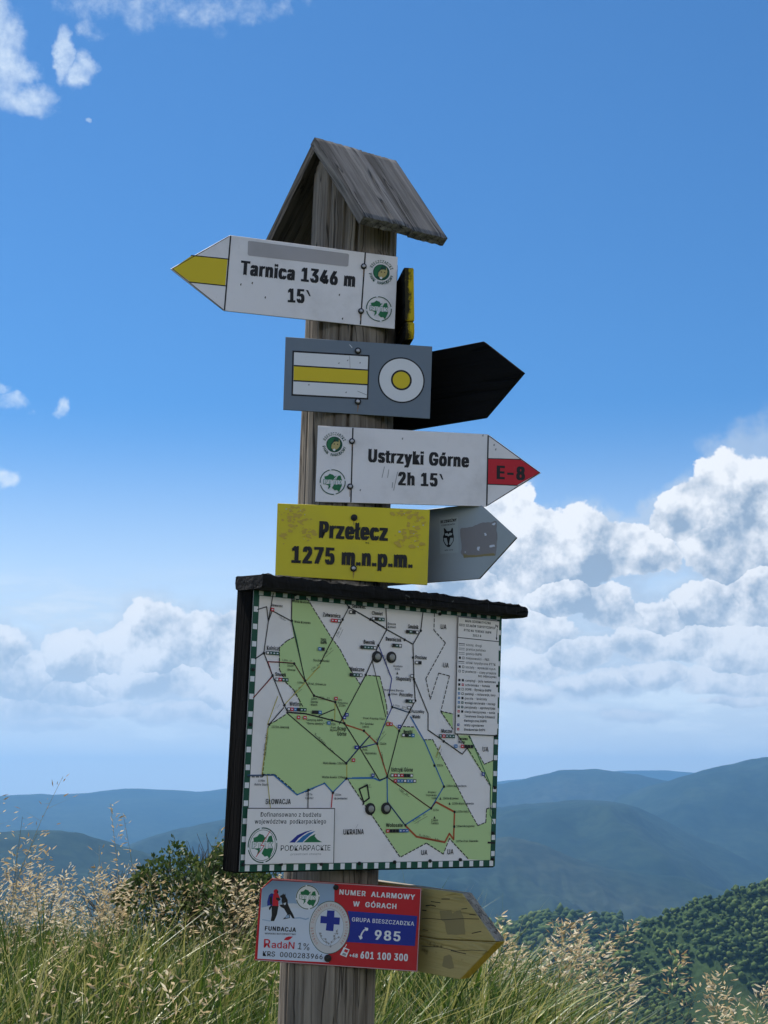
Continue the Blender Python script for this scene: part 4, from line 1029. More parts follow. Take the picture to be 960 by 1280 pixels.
s.part = 'symbol'
def icons(p, cols, dx=4.0, sz=4.3):
    for i, c_ in enumerate(cols):
        q_ = (p[0] + dx * i, p[1] + dx * i * (0.10 - 0.13 * (p[1] - 735) / 350.0))
        if c_ == '.': continue
        cm = {'k': 'black', 'r': 'red', 'b': 'lblue', 'g': 'dgreen', 'w': 'black', 'x': 'blue'}[c_]
        s.rect(cm, *q_, sz * 1.15, sz)
        if c_ != 'k': s.rect('map' if c_ == 'w' else 'pale', *q_, sz * (0.75 if c_ == 'w' else 0.55), sz * (0.6 if c_ == 'w' else 0.35))
for p, c_ in ((c4(292, 530), 'wggg'), (c4(345, 682), 'wrgg'), (c4(412, 852), 'wrbkgg'), (c4(662, 345), 'rrw'), (c4(766, 298), 'wk'), (c4(895, 335), 'wkgg'), (c4(830, 497), 'kgggw'), (c4(768, 655), 'kggw'), (c5(255, 303), 'kgkw'), (c5(180, 378), 'kgw'),
              (c5(305, 472), 'wk'), (c5(252, 682), 'kgw'), (c5(435, 872), 'grggg'), (c7(562, 186), 'b.rkkk'), (c5(232, 868), 'wkgb'), (c7(215, 345), 'wrwrkkw'), (c7(232, 375), 'rbbwbbw'), (c7(190, 648), 'rkkkbxb'), (c4(588, 508), 'bk'), (c6(490, 32), 'r.r'),
              (m5(450, 665), 'kkb'), (m5(590, 765), 'b'), (m5(735, 715), 'x'), (m5(757, 690), 'x'), (m8(325, 548), 'x'), (m8(300, 665), 'r'), (m8(480, 805), 'x'), (d4(558, 455), 'x'), (m5(655, 540), 'r'), (d3(348, 360), 'rr'), (d3(465, 385), 'x'), (m7(70, 200), 'r'), (c5(278, 545), 'w'), (c5(262, 718), 'w'), (c6(840, 212), 'x')):
    icons(p, c_)

# legend panel
s.part = 'legend_panel'
s.poly('map', [(571.4, 771.2), (622.6, 776.4), (619.9, 919.2), (567.6, 916.8)])
s.line('black', [(571.4, 771.0), (567.6, 917.0), (619.8, 919.4)], 1.0); s.line('black', [(570.4, 796.8), (622.0, 802.2)], 1.0); s.line('black', [(571.4, 771.0), (623, 776.6)], 0.8)
s.part = 'legend_text'
for st, x0, y0, x1, h in (('MAPA SCHEMATYCZNA', 580, 777.6, 612, 2.9), ('SIECI SZLAKÓW TURYSTYCZNYCH', 572.5, 782.4, 617.5, 2.9), ('PTTK NA TERENIE BdPN', 578.5, 789.0, 612.5, 2.9), ('2012 R', 589.5, 795.6, 600, 2.9)):
    s.text('black', st, (x0, y0), (x1, y0 + (x1 - x0) * 0.095), h, 0.03)
s.line('black', [(620, 786), (619.2, 799)], 1.0); s.line('black', [(618.6, 797), (619.2, 800), (620, 797.4)], 0.8); s.text('black', 'N', (617.8, 784.2), (621, 784.6), 3.4, 0.03)
rows = ['szosy, drogi', 'granica państwa', 'granica BdPN', 'miejscowości - PKS', 'szlaki turystyczne PTTK', 'szczyty - wysokość n.p.m.', 'przełęcze - czasy przejścia', 'bez odpoczynku',
        'campingi - pola namiotowe', 'schroniska - hotele', 'GOPR - Dyrekcja BdPN', 'parkingi - restauracje, bary', 'poczta - kościoły', 'wyciągi narciarskie - noclegi', 'pensjonaty - agroturystyka', 'stacja benzynowa - sanie', 'Terenowa Stacja Edukacji', 'Ekologicznej BdPN', 'wiaty ogniskowe', 'Biwakowiska BdPN']
for i, st in enumerate(rows):
    y = 807.2 + i * 5.58; x0 = 581.2 - i * 0.14; w = min(38, 1.62 * len(st))
    if i == 7: x0 += 16
    s.text('black', st, (x0, y), (x0 + w, y + w * (0.085 - 0.003 * i)), 3.0, 0.01)
    if i == 7: continue
    x = 575.4 - i * 0.14; yy = y - 1.8
    if i in (0, 1, 2, 4):
        s.line('black' if i in (0, 4) else 'grey', [(x - 3.2, yy - 1), (x + 4, yy - 0.4)], 0.9); s.line('grey', [(x - 3.2, yy + 1), (x + 4, yy + 1.6)], 0.7)
    else:
        a, b_ = {3: ('k', 'w'), 5: ('k', 'w'), 6: ('w', 'w'), 8: ('k', 'k'), 9: ('k', 'r'), 10: ('g', 'w'), 11: ('b', 'w'), 12: ('b', 'k'), 13: ('b', 'g'), 14: ('g', 'g'), 15: ('r', 'k'), 16: ('k', '.'), 17: ('.', '.'), 18: ('x', '.'), 19: ('r', '.')}[i]
        icons((x - 1.6, yy), a + b_, dx=4.4, sz=3.0)

# funding panel
s.part = 'funding_panel'
s.poly('map', [c6(183, 578), c6(702, 578), c6(697, 902), c6(165, 912)])
s.line('black', [c6(180, 577), c6(704, 578), c6(698, 903)], 1.1)
s.part = 'funding_text'
s.text('black', 'Dofinansowano z budżetu', c6(260, 627), c6(622, 628), 5.6, 0.013)
s.text('black', 'województwa  podkarpackiego', c6(224, 669), c6(652, 668), 5.6, 0.013)
s.text('black', 'PODKARPACKIE', c6(380, 832), c6(678, 829), 6.8, 0.0)
s.text('grey', 'przestrzeń otwarta', c6(440, 858), c6(622, 856), 2.6, 0.0)
s.part = 'region_logo'
s.poly('blue', [c6(432, 782), c6(480, 738), c6(530, 716), c6(575, 706), c6(530, 726), c6(488, 756), c6(466, 782)])
s.poly('lblue', [c6(474, 782), c6(512, 745), c6(548, 724), c6(590, 712), c6(552, 742), c6(522, 770), c6(512, 781)])
s.poly('green', [c6(518, 781), c6(556, 746), c6(590, 730), c6(584, 744), c6(600, 764), c6(630, 780)])
s.part = 'club_emblem'
c = s.q(*c6(272, 798)); k = s.scale_at(327, 1056)
R_ = 21.8 * k
s.ring_l('dgreen', c, R_ * 0.86, R_ * 0.89, 40); ptt_emblem(s, c, R_)
s.line('red', [c6(318, 712), c6(262, 800), c6(282, 800), c6(232, 868)], 0.9)
s.part = 'scuff'
for P in ((401, 905), (345, 885), (520, 1030), (443, 1035)):
    s.line('grey', [P, (P[0] + 3, P[1] - 5)], 0.4)
s.finish()
for P in (c6(205, 75), c6(160, 915), c6(388, 912), c6(628, 912), c6(858, 908), c7(230, 818), c7(423, 812), c7(588, 805), c7(765, 802), c7(776, 412), c7(765, 660), c7(781, 130), c4(450, 197), c4(210, 625), c5(433, 207), c5(742, 600)):
    s.bolt(*P, 0.0026, M_STEELD, M_STEELD)
M_CAP = plain('grey_bolt_cap', (0.30, 0.30, 0.28), 0.5, 0.3)
for P in ((470.6, 821.0), (488.6, 821.6), (462.2, 1011.0), (482.0, 1010.4)):
    s.bolt(*P, 0.0088, M_CAP, M_STEELD)

# tarred strips that cover the top edge, lapped one over the next
def strip(x0, x1, yt0, yt1, yb0, yb1, front, back, seed, name='cover_strip'):
    nx, prof = max(8, int((x1 - x0) / 0.006)), 14
    V, Fc = [], []
    for i in range(nx + 1):
        t = i / nx; x = x0 + (x1 - x0) * t; yt = yt0 + (yt1 - yt0) * t; yb = yb0 + (yb1 - yb0) * t
        for j in range(prof):
            a = 2 * math.pi * j / prof
            ca, sa = math.cos(a), math.sin(a)
            sq = lambda v: math.copysign(abs(v) ** 0.3, v)
            zz = (front + back) / 2 + (front - back) / 2 * sq(ca); yy = (yt + yb) / 2 + (yt - yb) / 2 * sq(sa)
            nz = mnoise.noise(Vector((x * 60, a, seed))) * 0.0022 + mnoise.noise(Vector((x * 200, a * 3, seed))) * 0.0012
            k = 0.94 if i in (0, nx) else 1.0
            V.append((x, (yt + yb) / 2 + (yy - (yt + yb) / 2) * k + nz * (1.6 if sa > 0 else 0.4), (front + back) / 2 + (zz - (front + back) / 2) * k + nz * ca))
    for i in range(nx):
        for j in range(prof):
            k = (j + 1) % prof; Fc.append((i * prof + j, i * prof + k, (i + 1) * prof + k, (i + 1) * prof + j))
    Fc.append(tuple(range(prof))); Fc.append(tuple(reversed([nx * prof + j for j in range(prof)])))
    Fc = [f[::-1] for f in Fc]
    link(name, mesh(name, V, Fc, False), M_TAR, s.root)
FZ = 0.046
xs = [s.q(301, 720).x + 0.019, s.q(372, 726).x, s.q(522, 742).x, s.q(594, 750).x, s.q(630, 755).x, s.q(655, 762).x - 0.026]
tops = [s.q(*p).y for p in ((304, 717), (372, 723.5), (522, 741.5), (594, 750.5), (630, 755.5), (655, 760.5))]
bots = [hy - 0.004] * 4 + [hy - 0.003, hy - 0.003]
for i in range(5):
    strip(xs[i] - (0.006 if i else 0), xs[i + 1] + 0.004, tops[i] - 0.0012 * (i % 2), tops[i + 1] - 0.0012 * (i % 2) , bots[i] - 0.0007 * i, bots[i + 1] - 0.0007 * i, FZ - 0.0015 * i, -0.052 + 0.002 * i, i * 5.3)

# ------------------------------------------------------------------ terrain
def forest_mat(name, c1, c2, c3, scale):
    m, nt, b = new_mat(name); t = tex(nt)
    n1 = noise_n(nt, t, scale, 6, 0.65); n2 = noise_n(nt, t, scale * 0.12, 4, 0.6); n3 = noise_n(nt, t, scale * 9, 2, 0.6)
    base = mixc(nt, n1.step(0.3, 0.7), c1, c2); base = mixc(nt, n2.step(0.52, 0.66) * 0.8, base, c3)
    base = mixc(nt, n3.step(0.35, 0.65) * 0.5, base, tuple(x * 0.4 for x in c1))
    nt.links.new(base, b.inputs['Base Color']); b.inputs['Roughness'].default_value = 0.95
    b.inputs['Specular IOR Level'].default_value = 0.05
    return m
M_FAR = forest_mat('far_forest', (0.014, 0.030, 0.020), (0.032, 0.052, 0.028), (0.050, 0.060, 0.038), 0.0022)
M_MID = forest_mat('hillside_forest', (0.030, 0.055, 0.018), (0.055, 0.090, 0.028), (0.11, 0.15, 0.045), 0.02)

def fnoise(X, Y, seed, octv=5, freq=1.0, ridged=False):
    """value-noise sum on numpy arrays"""
    r = np.random.default_rng(seed); out = np.zeros_like(X); amp = 1.0; tot = 0
    for o in range(octv):
        G = r.random((256, 256)); x = X * freq + r.random() * 99; y = Y * freq + r.random() * 99
        xi = np.floor(x).astype(int); yi = np.floor(y).astype(int); fx = x - xi; fy = y - yi
        fx = fx * fx * (3 - 2 * fx); fy = fy * fy * (3 - 2 * fy)
        g = lambda a, b: G[a % 256, b % 256]
        v = (g(xi, yi) * (1 - fx) + g(xi + 1, yi) * fx) * (1 - fy) + (g(xi, yi + 1) * (1 - fx) + g(xi + 1, yi + 1) * fx) * fy
        v = v * 2 - 1
        if ridged: v = 1 - 2 * np.abs(v)
        out += v * amp; tot += amp; amp *= 0.5; freq *= 2.03
    return out / tot

FLOOR = EYE - 640.0
def ridge(name, pts, D, front, seed, m, back=None, spur=0.5, nu=260, nv=70, rough=1.0, dshift=None):
    """mountain ridge: crest seen along pts (photo pixels) at distance D, slopes falling to the valley on both sides"""
    pts = np.array(pts, float)
    px = np.linspace(pts[0, 0], pts[-1, 0], nu); py = np.interp(px, pts[:, 0], pts[:, 1])
    k = np.array([1, 2, 3, 2, 1.]); k /= k.sum(); pyp = np.pad(py, 2, mode='edge'); py = np.convolve(pyp, k, 'valid')
    Dx = np.full(nu, float(D)) if dshift is None else D + np.interp(px, *dshift)
    crest = np.array([at(px[i], py[i], Dx[i])[:] for i in range(nu)])
    crest[:, 2] += fnoise(px * 0.05, px * 0, seed + 5, 4) * D * 0.0010 * rough
    tv = np.concatenate([np.linspace(-1, 0, nv // 3, endpoint=False), np.linspace(0, 1, nv)])   # -1 back foot, 0 crest, 1 front foot
    back = back or front * 0.8
    TX, TV = np.meshgrid(np.arange(nu), tv, indexing='ij')
    cx, cy, cz = (crest[:, i][:, None] for i in range(3))
    run = np.where(TV >= 0, TV * front, TV * back)
    Yw = cy - run; Xw = cx * (Yw / cy) ** 0.35 + 0 * Yw
    h = cz - FLOOR
    fall = np.abs(TV) ** 1.15
    Zw = cz - h * fall
    sp_ = fnoise(Xw / (front * 0.33), Yw / (front * 0.9), seed, 5, ridged=True)
    env = np.clip(np.abs(TV) * 3.2, 0, 1) * (1 - np.abs(TV)) ** 0.5
    Zw = Zw + sp_ * env * h.clip(80, 900) * 0.30 * spur + fnoise(Xw / (front * .08), Yw / (front * .08), seed + 1, 3) * env * D * 0.0016
    Zw = np.where(TV >= 0, np.minimum(Zw, cz - np.abs(TV) * front * 0.03), Zw)
    V = np.stack([Xw, Yw, Zw], -1).reshape(-1, 3)
    n2 = len(tv); I = (np.arange(nu - 1)[:, None] * n2 + np.arange(n2 - 1)[None, :]).ravel()
    Fc = np.stack([I, I + 1, I + n2 + 1, I + n2], 1)
    me = np_mesh(name, V, Fc, smooth=True)
    o = link(name, me, m); tag(o, kind='structure')
    return Xw, Yw, Zw

ridge('hills', [(-1500, 980), (-900, 1000), (-400, 985), (-100, 999), (0, 997), (30, 990), (75, 994), (130, 988), (180, 985), (230, 990), (270, 987), (320, 982), (420, 978), (500, 986), (600, 979), (650, 973), (700, 970), (760, 965), (800, 962), (870, 965), (920, 970), (1100, 965), (1500, 975), (2400, 960)], 15500, 4300, 11, M_FAR, dshift=([0, 400, 700, 900], [-2500, -500, 2500, 3000]))
ridge('hills', [(380, 1060), (460, 1020), (560, 988), (620, 980), (660, 973), (700, 963), (740, 961), (790, 967), (830, 975), (870, 988), (960, 1010), (1200, 1040)], 11500, 2600, 23, M_FAR)
ridge('hills', [(700, 1060), (760, 1010), (800, 988), (840, 975), (870, 966), (900, 958), (930, 951), (960, 946), (1040, 932), (1200, 905), (1500, 915), (2000, 950), (2700, 990)], 9600, 2800, 37, M_FAR, spur=1.1)
ridge('hills', [(-1500, 1040), (-700, 1060), (0, 1100), (120, 1075), (180, 1048), (225, 1036), (250, 1031), (280, 1026), (340, 1019), (450, 1013), (560, 1011), (620, 1010), (680, 1004), (715, 1000), (745, 999), (785, 1004), (820, 1020), (860, 1042), (900, 1058), (960, 1088), (1100, 1140)], 7600, 2300, 41, M_FAR, spur=1.5)
ridge('hills', [(300, 1110), (450, 1080), (540, 1062), (600, 1050), (640, 1046), (680, 1056), (720, 1074), (760, 1085), (800, 1092), (850, 1096), (900, 1112), (1000, 1135), (1200, 1150)], 5600, 1500, 53, M_FAR, spur=1.5)
ridge('hills', [(-1600, 980), (-900, 1005), (-300, 1022), (-100, 1034), (0, 1039), (60, 1037), (85, 1039), (110, 1045), (150, 1057), (200, 1073), (260, 1082), (330, 1096), (420, 1125), (600, 1165), (760, 1210)], 4900, 1500, 67, M_FAR, rough=1.5, spur=0.9)
ga = ridge('hills', [(380, 1230), (500, 1180), (600, 1160), (640, 1151), (670, 1143), (700, 1141), (730, 1143), (760, 1149), (790, 1153), (850, 1158), (1000, 1170), (1300, 1150)], 2300, 700, 71, M_MID, nu=200, nv=60, rough=2.0)
gb = ridge('hills', [(560, 1285), (680, 1228), (740, 1192), (790, 1164), (820, 1150), (850, 1137), (875, 1127), (900, 1120), (930, 1110), (960, 1101), (1040, 1070), (1200, 1020), (1500, 960), (2000, 930)], 1500, 620, 83, M_MID, nu=240, nv=80, rough=2.0, spur=0.55)

# the hillside one stands on: a grassy crest just behind the post that drops away to the valley; one sheet to the horizon
def ground_z(x, y):
    x = np.asarray(x, float); y = np.asarray(y, float)
    base = 0.62 * np.exp(-((y - 6.4) / 3.4) ** 2) * (1 / (1 + np.exp((x - 1.0) * 1.6)) * 0.95 + 0.05)
    r = np.hypot(x, y - 2)
    right = np.clip(x - 0.35, 0, None)
    drop = np.clip(y - 7.8, 0, None)
    z = base - 0.40 * right ** 1.05 * np.clip((y + 1) / 6, 0, 1) - 0.07 * drop - 0.50 * np.clip(drop - 1.6, 0, None) - 0.30 * np.clip(np.abs(x) - 7, 0, None) - 0.30 * np.clip(-y - 14, 0, None)
    z = z + 0.05 * np.sin(x * 1.7 + 0.4) * np.sin(y * 1.3) + 0.03 * np.sin(x * 4.1 + y * 2.3)
    return np.maximum(z, FLOOR)
def gz(x, y): return float(ground_z(x, y))

M_GROUND = forest_mat('meadow_soil', (0.045, 0.060, 0.018), (0.10, 0.095, 0.040), (0.14, 0.12, 0.06), 3.0)
rr = np.concatenate([[0.0], np.geomspace(0.4, 45000, 190)]); th = np.linspace(0, 2 * np.pi, 161)[:-1]
Rg, Tg = np.meshgrid(rr, th, indexing='ij'); Xg = Rg * np.sin(Tg); Yg = 4 + Rg * np.cos(Tg); Zg = ground_z(Xg, Yg)
Zg = Zg + np.where(Zg <= FLOOR + 1, fnoise(Xg / 900, Yg / 900, 3, 4) * 12, 0)
nt_ = len(th); I = np.arange(len(rr) - 1)[:, None] * nt_; J = np.arange(nt_)[None, :]; J2 = (J + 1) % nt_
Fg = np.stack([(I + J).ravel(), (I + J2).ravel(), (I + nt_ + J2).ravel(), (I + nt_ + J).ravel()], 1)
o = link('ground', np_mesh('ground', np.stack([Xg, Yg, Zg], -1).reshape(-1, 3), Fg, smooth=True), M_GROUND); tag(o, kind='structure')

# ---- forest on the two near hills: crowns of leaf clumps standing on the slope
def crown_variants(n=7):
    out = []
    for v in range(n):
        bm = bmesh.new(); bmesh.ops.create_icosphere(bm, subdivisions=1, radius=1.0)
        s_ = 10 + v * 3.7
        for q in bm.verts:
            p = q.co.copy()
            a = mnoise.noise(p * 1.9 + Vector((s_, 0, 0))) * 0.55 + mnoise.noise(p * 5.2 + Vector((0, s_, 0))) * 0.65
            q.co = p * (1 + a); q.co.z *= 1.05 if v % 5 else 1.6; q.co.z *= 0.8; q.co.z = max(q.co.z, -0.6)
            if v % 5 == 0: q.co.x *= 1 - 0.38 * max(0, q.co.z); q.co.y *= 1 - 0.38 * max(0, q.co.z)
        bmesh.ops.triangulate(bm, faces=bm.faces)
        out.append((np.array([q.co[:] for q in bm.verts]), np.array([[w.index for w in f.verts] for f in bm.faces]))); bm.free()
    return out
CR = crown_variants()
def tint_mat(name, dark, mid, lightc, rough=0.9, trans=0.0, spec=0.1, tcol=None):
    m, nt, b = new_mat(name)
    a = nt.nodes.new('ShaderNodeAttribute'); a.attribute_name = 'tint'
    f = S(nt, a.outputs['Fac'])
    base = mixc(nt, f.step(0.0, 0.5, 0, 1, 'LINEAR'), dark, mid); base = mixc(nt, f.step(0.5, 1.0, 0, 1, 'LINEAR'), base, lightc)
    nt.links.new(base, b.inputs['Base Color']); b.inputs['Roughness'].default_value = rough; b.inputs['Specular IOR Level'].default_value = spec
    if trans:
        tr = nt.nodes.new('ShaderNodeBsdfTranslucent'); mx = nt.nodes.new('ShaderNodeMixShader')
        nt.links.new(base, tr.inputs[0]); mx.inputs[0].default_value = trans
        nt.links.new(b.outputs[0], mx.inputs[1]); nt.links.new(tr.outputs[0], mx.inputs[2])
        nt.links.new(mx.outputs[0], nt.nodes['Material Output'].inputs[0])
    return m
M_CROWN = tint_mat('tree_crowns', (0.022, 0.045, 0.014), (0.048, 0.082, 0.021), (0.125, 0.165, 0.042))
def forest(name, grid, n, size, seed, label, tmax=0.62, xr=None):
    r = np.random.default_rng(seed); Xw, Yw, Zw = grid; nu, nv = Xw.shape
    n0 = (nv * 1) // 4
    i = r.random(n) * (nu - 1.01); j = n0 - 3 + r.random(n) * (nv * tmax - n0)
    i0, j0 = i.astype(int), j.astype(int); fi, fj = i - i0, j - j0
    def g(A): return (A[i0, j0] * (1 - fi) + A[i0 + 1, j0] * fi) * (1 - fj) + (A[i0, j0 + 1] * (1 - fi) + A[i0 + 1, j0 + 1] * fi) * fj
    P = np.stack([g(Xw), g(Yw), g(Zw)], 1)
    px = CX + F * P[:, 0] / (P[:, 1] * cp + (P[:, 2] - EYE) * sp)
    keep = (px > 540) & (px < 1300)
    clear = fnoise(P[:, 0] / 95, P[:, 1] / 95, seed + 2, 3) > 0.42      # clearings of grass and young scrub
    P = P[keep & ~clear]; m = len(P)
    sc_ = size * (0.55 + 1.15 * r.random(m) ** 1.6); ang = r.random(m) * 6.28; var = r.integers(0, len(CR), m)
    zone = fnoise(P[:, 0] / 130, P[:, 1] / 130, seed + 3, 4) * 0.8 + 0.42
    Vs, Fs, Ts = [], [], []; off = 0
    for v, (cv, cf_) in enumerate(CR):
        idx = np.where(var == v)[0]
        if not len(idx): continue
        ca, sa = np.cos(ang[idx])[:, None], np.sin(ang[idx])[:, None]
        k = sc_[idx][:, None]
        x = (cv[None, :, 0] * ca - cv[None, :, 1] * sa) * k + P[idx, 0][:, None]
        y = (cv[None, :, 0] * sa + cv[None, :, 1] * ca) * k + P[idx, 1][:, None]
        z = cv[None, :, 2] * k + P[idx, 2][:, None] + k * 0.9
        Vs.append(np.stack([x, y, z], -1).reshape(-1, 3))
        Fs.append((cf_[None] + (np.arange(len(idx)) * len(cv))[:, None, None] + off).reshape(-1, 3))
        Ts.append(np.clip(zone[idx][:, None] + (r.random(len(idx))[:, None] - 0.5) * 0.5 + (r.random((len(idx), len(cv))) - 0.5) * 0.5, 0, 1).ravel())
        off += len(idx) * len(cv)
    o = link(name, np_mesh(name, np.concatenate(Vs), np.concatenate(Fs), np.concatenate(Ts)), M_CROWN)
    tag(o, label, 'forest', kind='stuff'); return m
nA = forest('forest', ga, 9000, 4.6, 5, 'dark green forest covering the lower hill at the right, behind the grass')
nB = forest('forest', gb, 34000, 2.3, 6, 'nearer green forest covering the slope that rises to the right edge', tmax=0.8)
print('crowns', nA, nB)

# ------------------------------------------------------------------ air
hz = bpy.data.materials.new('haze_air'); hz.use_nodes = True; ht = hz.node_tree; ht.nodes.clear()
pv = ht.nodes.new('ShaderNodeVolumePrincipled'); ho = ht.nodes.new('ShaderNodeOutputMaterial')
pv.inputs['Color'].default_value = (0.23, 0.55, 1.0, 1); pv.inputs['Density'].default_value = 6.2e-5; pv.inputs['Anisotropy'].default_value = 0.4
ht.links.new(pv.outputs[0], ho.inputs['Volume'])
bm = bmesh.new(); bmesh.ops.create_cube(bm, size=1.0)
zb, zt = FLOOR - 40, EYE + 640
bmesh.ops.scale(bm, vec=(44000, 44000, zt - zb), verts=bm.verts); bmesh.ops.translate(bm, vec=(0, 2000, (zt + zb) / 2), verts=bm.verts)
me = bpy.data.meshes.new('haze'); bm.to_mesh(me); bm.free()
tag(link('haze', me, hz), kind='stuff')

# ------------------------------------------------------------------ meadow
M_BLADE = tint_mat('grass_blades', (0.012, 0.036, 0.005), (0.085, 0.160, 0.016), (0.46, 0.42, 0.14), 0.45, 0.30, 0.5)
M_SEED = tint_mat('seed_heads', (0.36, 0.25, 0.12), (0.68, 0.54, 0.33), (0.88, 0.81, 0.64), 0.7, 0.40, 0.15)
M_STALK = tint_mat('dry_stalks', (0.12, 0.11, 0.035), (0.26, 0.22, 0.09), (0.45, 0.38, 0.2), 0.7, 0.2, 0.15)

def blades(name, P, hgt, wid, lean, tint, seed, m, segs=4, label=None, cat=None, wind=(0.35, -0.1)):
    """curved tapering blades rooted at P"""
    r = np.random.default_rng(seed); n = len(P)
    az = r.random(n) * 2 * np.pi; bx = np.cos(az) * lean + wind[0] * lean; by = np.sin(az) * lean + wind[1] * lean
    fa = r.random(n) * np.pi; wx, wy = np.cos(fa) * wid / 2, np.sin(fa) * wid / 2
    V = np.zeros((n, 2 * segs + 1, 3)); T = np.zeros((n, 2 * segs + 1))
    for k in range(segs + 1):
        t = k / segs; c = np.stack([P[:, 0] + bx * t ** 2.0 * hgt, P[:, 1] + by * t ** 2.0 * hgt, P[:, 2] + hgt * (t - 0.30 * lean * t ** 2)], 1)
        if k == segs: V[:, 2 * k] = c; T[:, 2 * k] = tint + 0.15
        else:
            w = (1 - t ** 1.6) * 0.9 + 0.1; o_ = np.stack([wx * w, wy * w, 0 * wx], 1)
            V[:, 2 * k] = c - o_; V[:, 2 * k + 1] = c + o_; T[:, 2 * k] = T[:, 2 * k + 1] = tint + 0.12 * (t - 0.5)
    base = (np.arange(n) * (2 * segs + 1))[:, None]
    F4 = []
    for k in range(segs - 1):
        F4.append(base + np.array([[2 * k, 2 * k + 1, 2 * k + 3]])); F4.append(base + np.array([[2 * k, 2 * k + 3, 2 * k + 2]]))
    k = segs - 1; F4.append(base + np.array([[2 * k, 2 * k + 1, 2 * k + 2]]))
    o = link(name, np_mesh(name, V.reshape(-1, 3), np.concatenate(F4), np.clip(T, 0, 1).ravel()), m)
    tag(o, label, cat, kind='stuff'); return o

def scatter(n, x0, x1, y0, y1, seed, clump=0.0):
    r = np.random.default_rng(seed); x = x0 + (x1 - x0) * r.random(n); y = y0 + (y1 - y0) * r.random(n)
    if clump:
        cx_ = fnoise(x * 2.2, y * 2.2, seed + 1, 3); k = r.random(n) < np.clip(0.55 + cx_ * clump, 0.05, 1); x, y = x[k], y[k]
    d = np.hypot(x - base_pt.x, y - base_pt.y) > 0.16
    x, y = x[d], y[d]
    return np.stack([x, y, ground_z(x, y) - 0.02], 1)

P = scatter(165000, -3.2, 3.2, 3.3, 9.4, 21, 1.4)
r = np.random.default_rng(5); n = len(P)
pt = fnoise(P[:, 0] * 1.6, P[:, 1] * 1.6, 31, 3)
dry = (r.random(n) < np.clip(0.15 + pt * 0.40, 0.02, 0.6))
tint = np.where(dry, 0.72 + 0.28 * r.random(n), 0.02 + 0.55 * r.random(n) ** 1.3)
hgt = (0.30 + 0.34 * r.random(n)) * (1 + 0.30 * pt) * np.where(r.random(n) < 0.06, 1.25, 1)
blades('meadow_grass', P, hgt, 0.006 + 0.009 * r.random(n) ** 1.5, 0.12 + 0.70 * r.random(n) ** 1.3, tint, 22, M_BLADE, label='green and straw coloured meadow grass on the crest behind the post', cat='grass')
P = scatter(26000, -6, 6, -2.5, 3.3, 25, 1.0); P = P[np.hypot(P[:, 0], P[:, 1]) > 1.0]; n = len(P); r = np.random.default_rng(8)
blades('trailside_grass', P, 0.10 + 0.18 * r.random(n), 0.004 + 0.005 * r.random(n), 0.3 + 0.7 * r.random(n), 0.05 + 0.75 * r.random(n) ** 1.5, 26, M_BLADE, 3, 'shorter grass round the foot of the post', 'grass')
P = scatter(36000, -12, 12, 9.2, 13, 28, 1.0); P = np.concatenate([P, scatter(26000, -9, -3.2, 3.3, 9.2, 29, 1.0), scatter(26000, 3.2, 9, 3.3, 9.2, 30, 1.0)]); n = len(P); r = np.random.default_rng(9)
blades('far_grass', P, 0.22 + 0.28 * r.random(n), 0.007 + 0.008 * r.random(n), 0.3 + 0.7 * r.random(n), 0.1 + 0.8 * r.random(n) ** 1.4, 27, M_BLADE, 3, 'rougher grass on the slope falling away beyond the crest', 'grass')

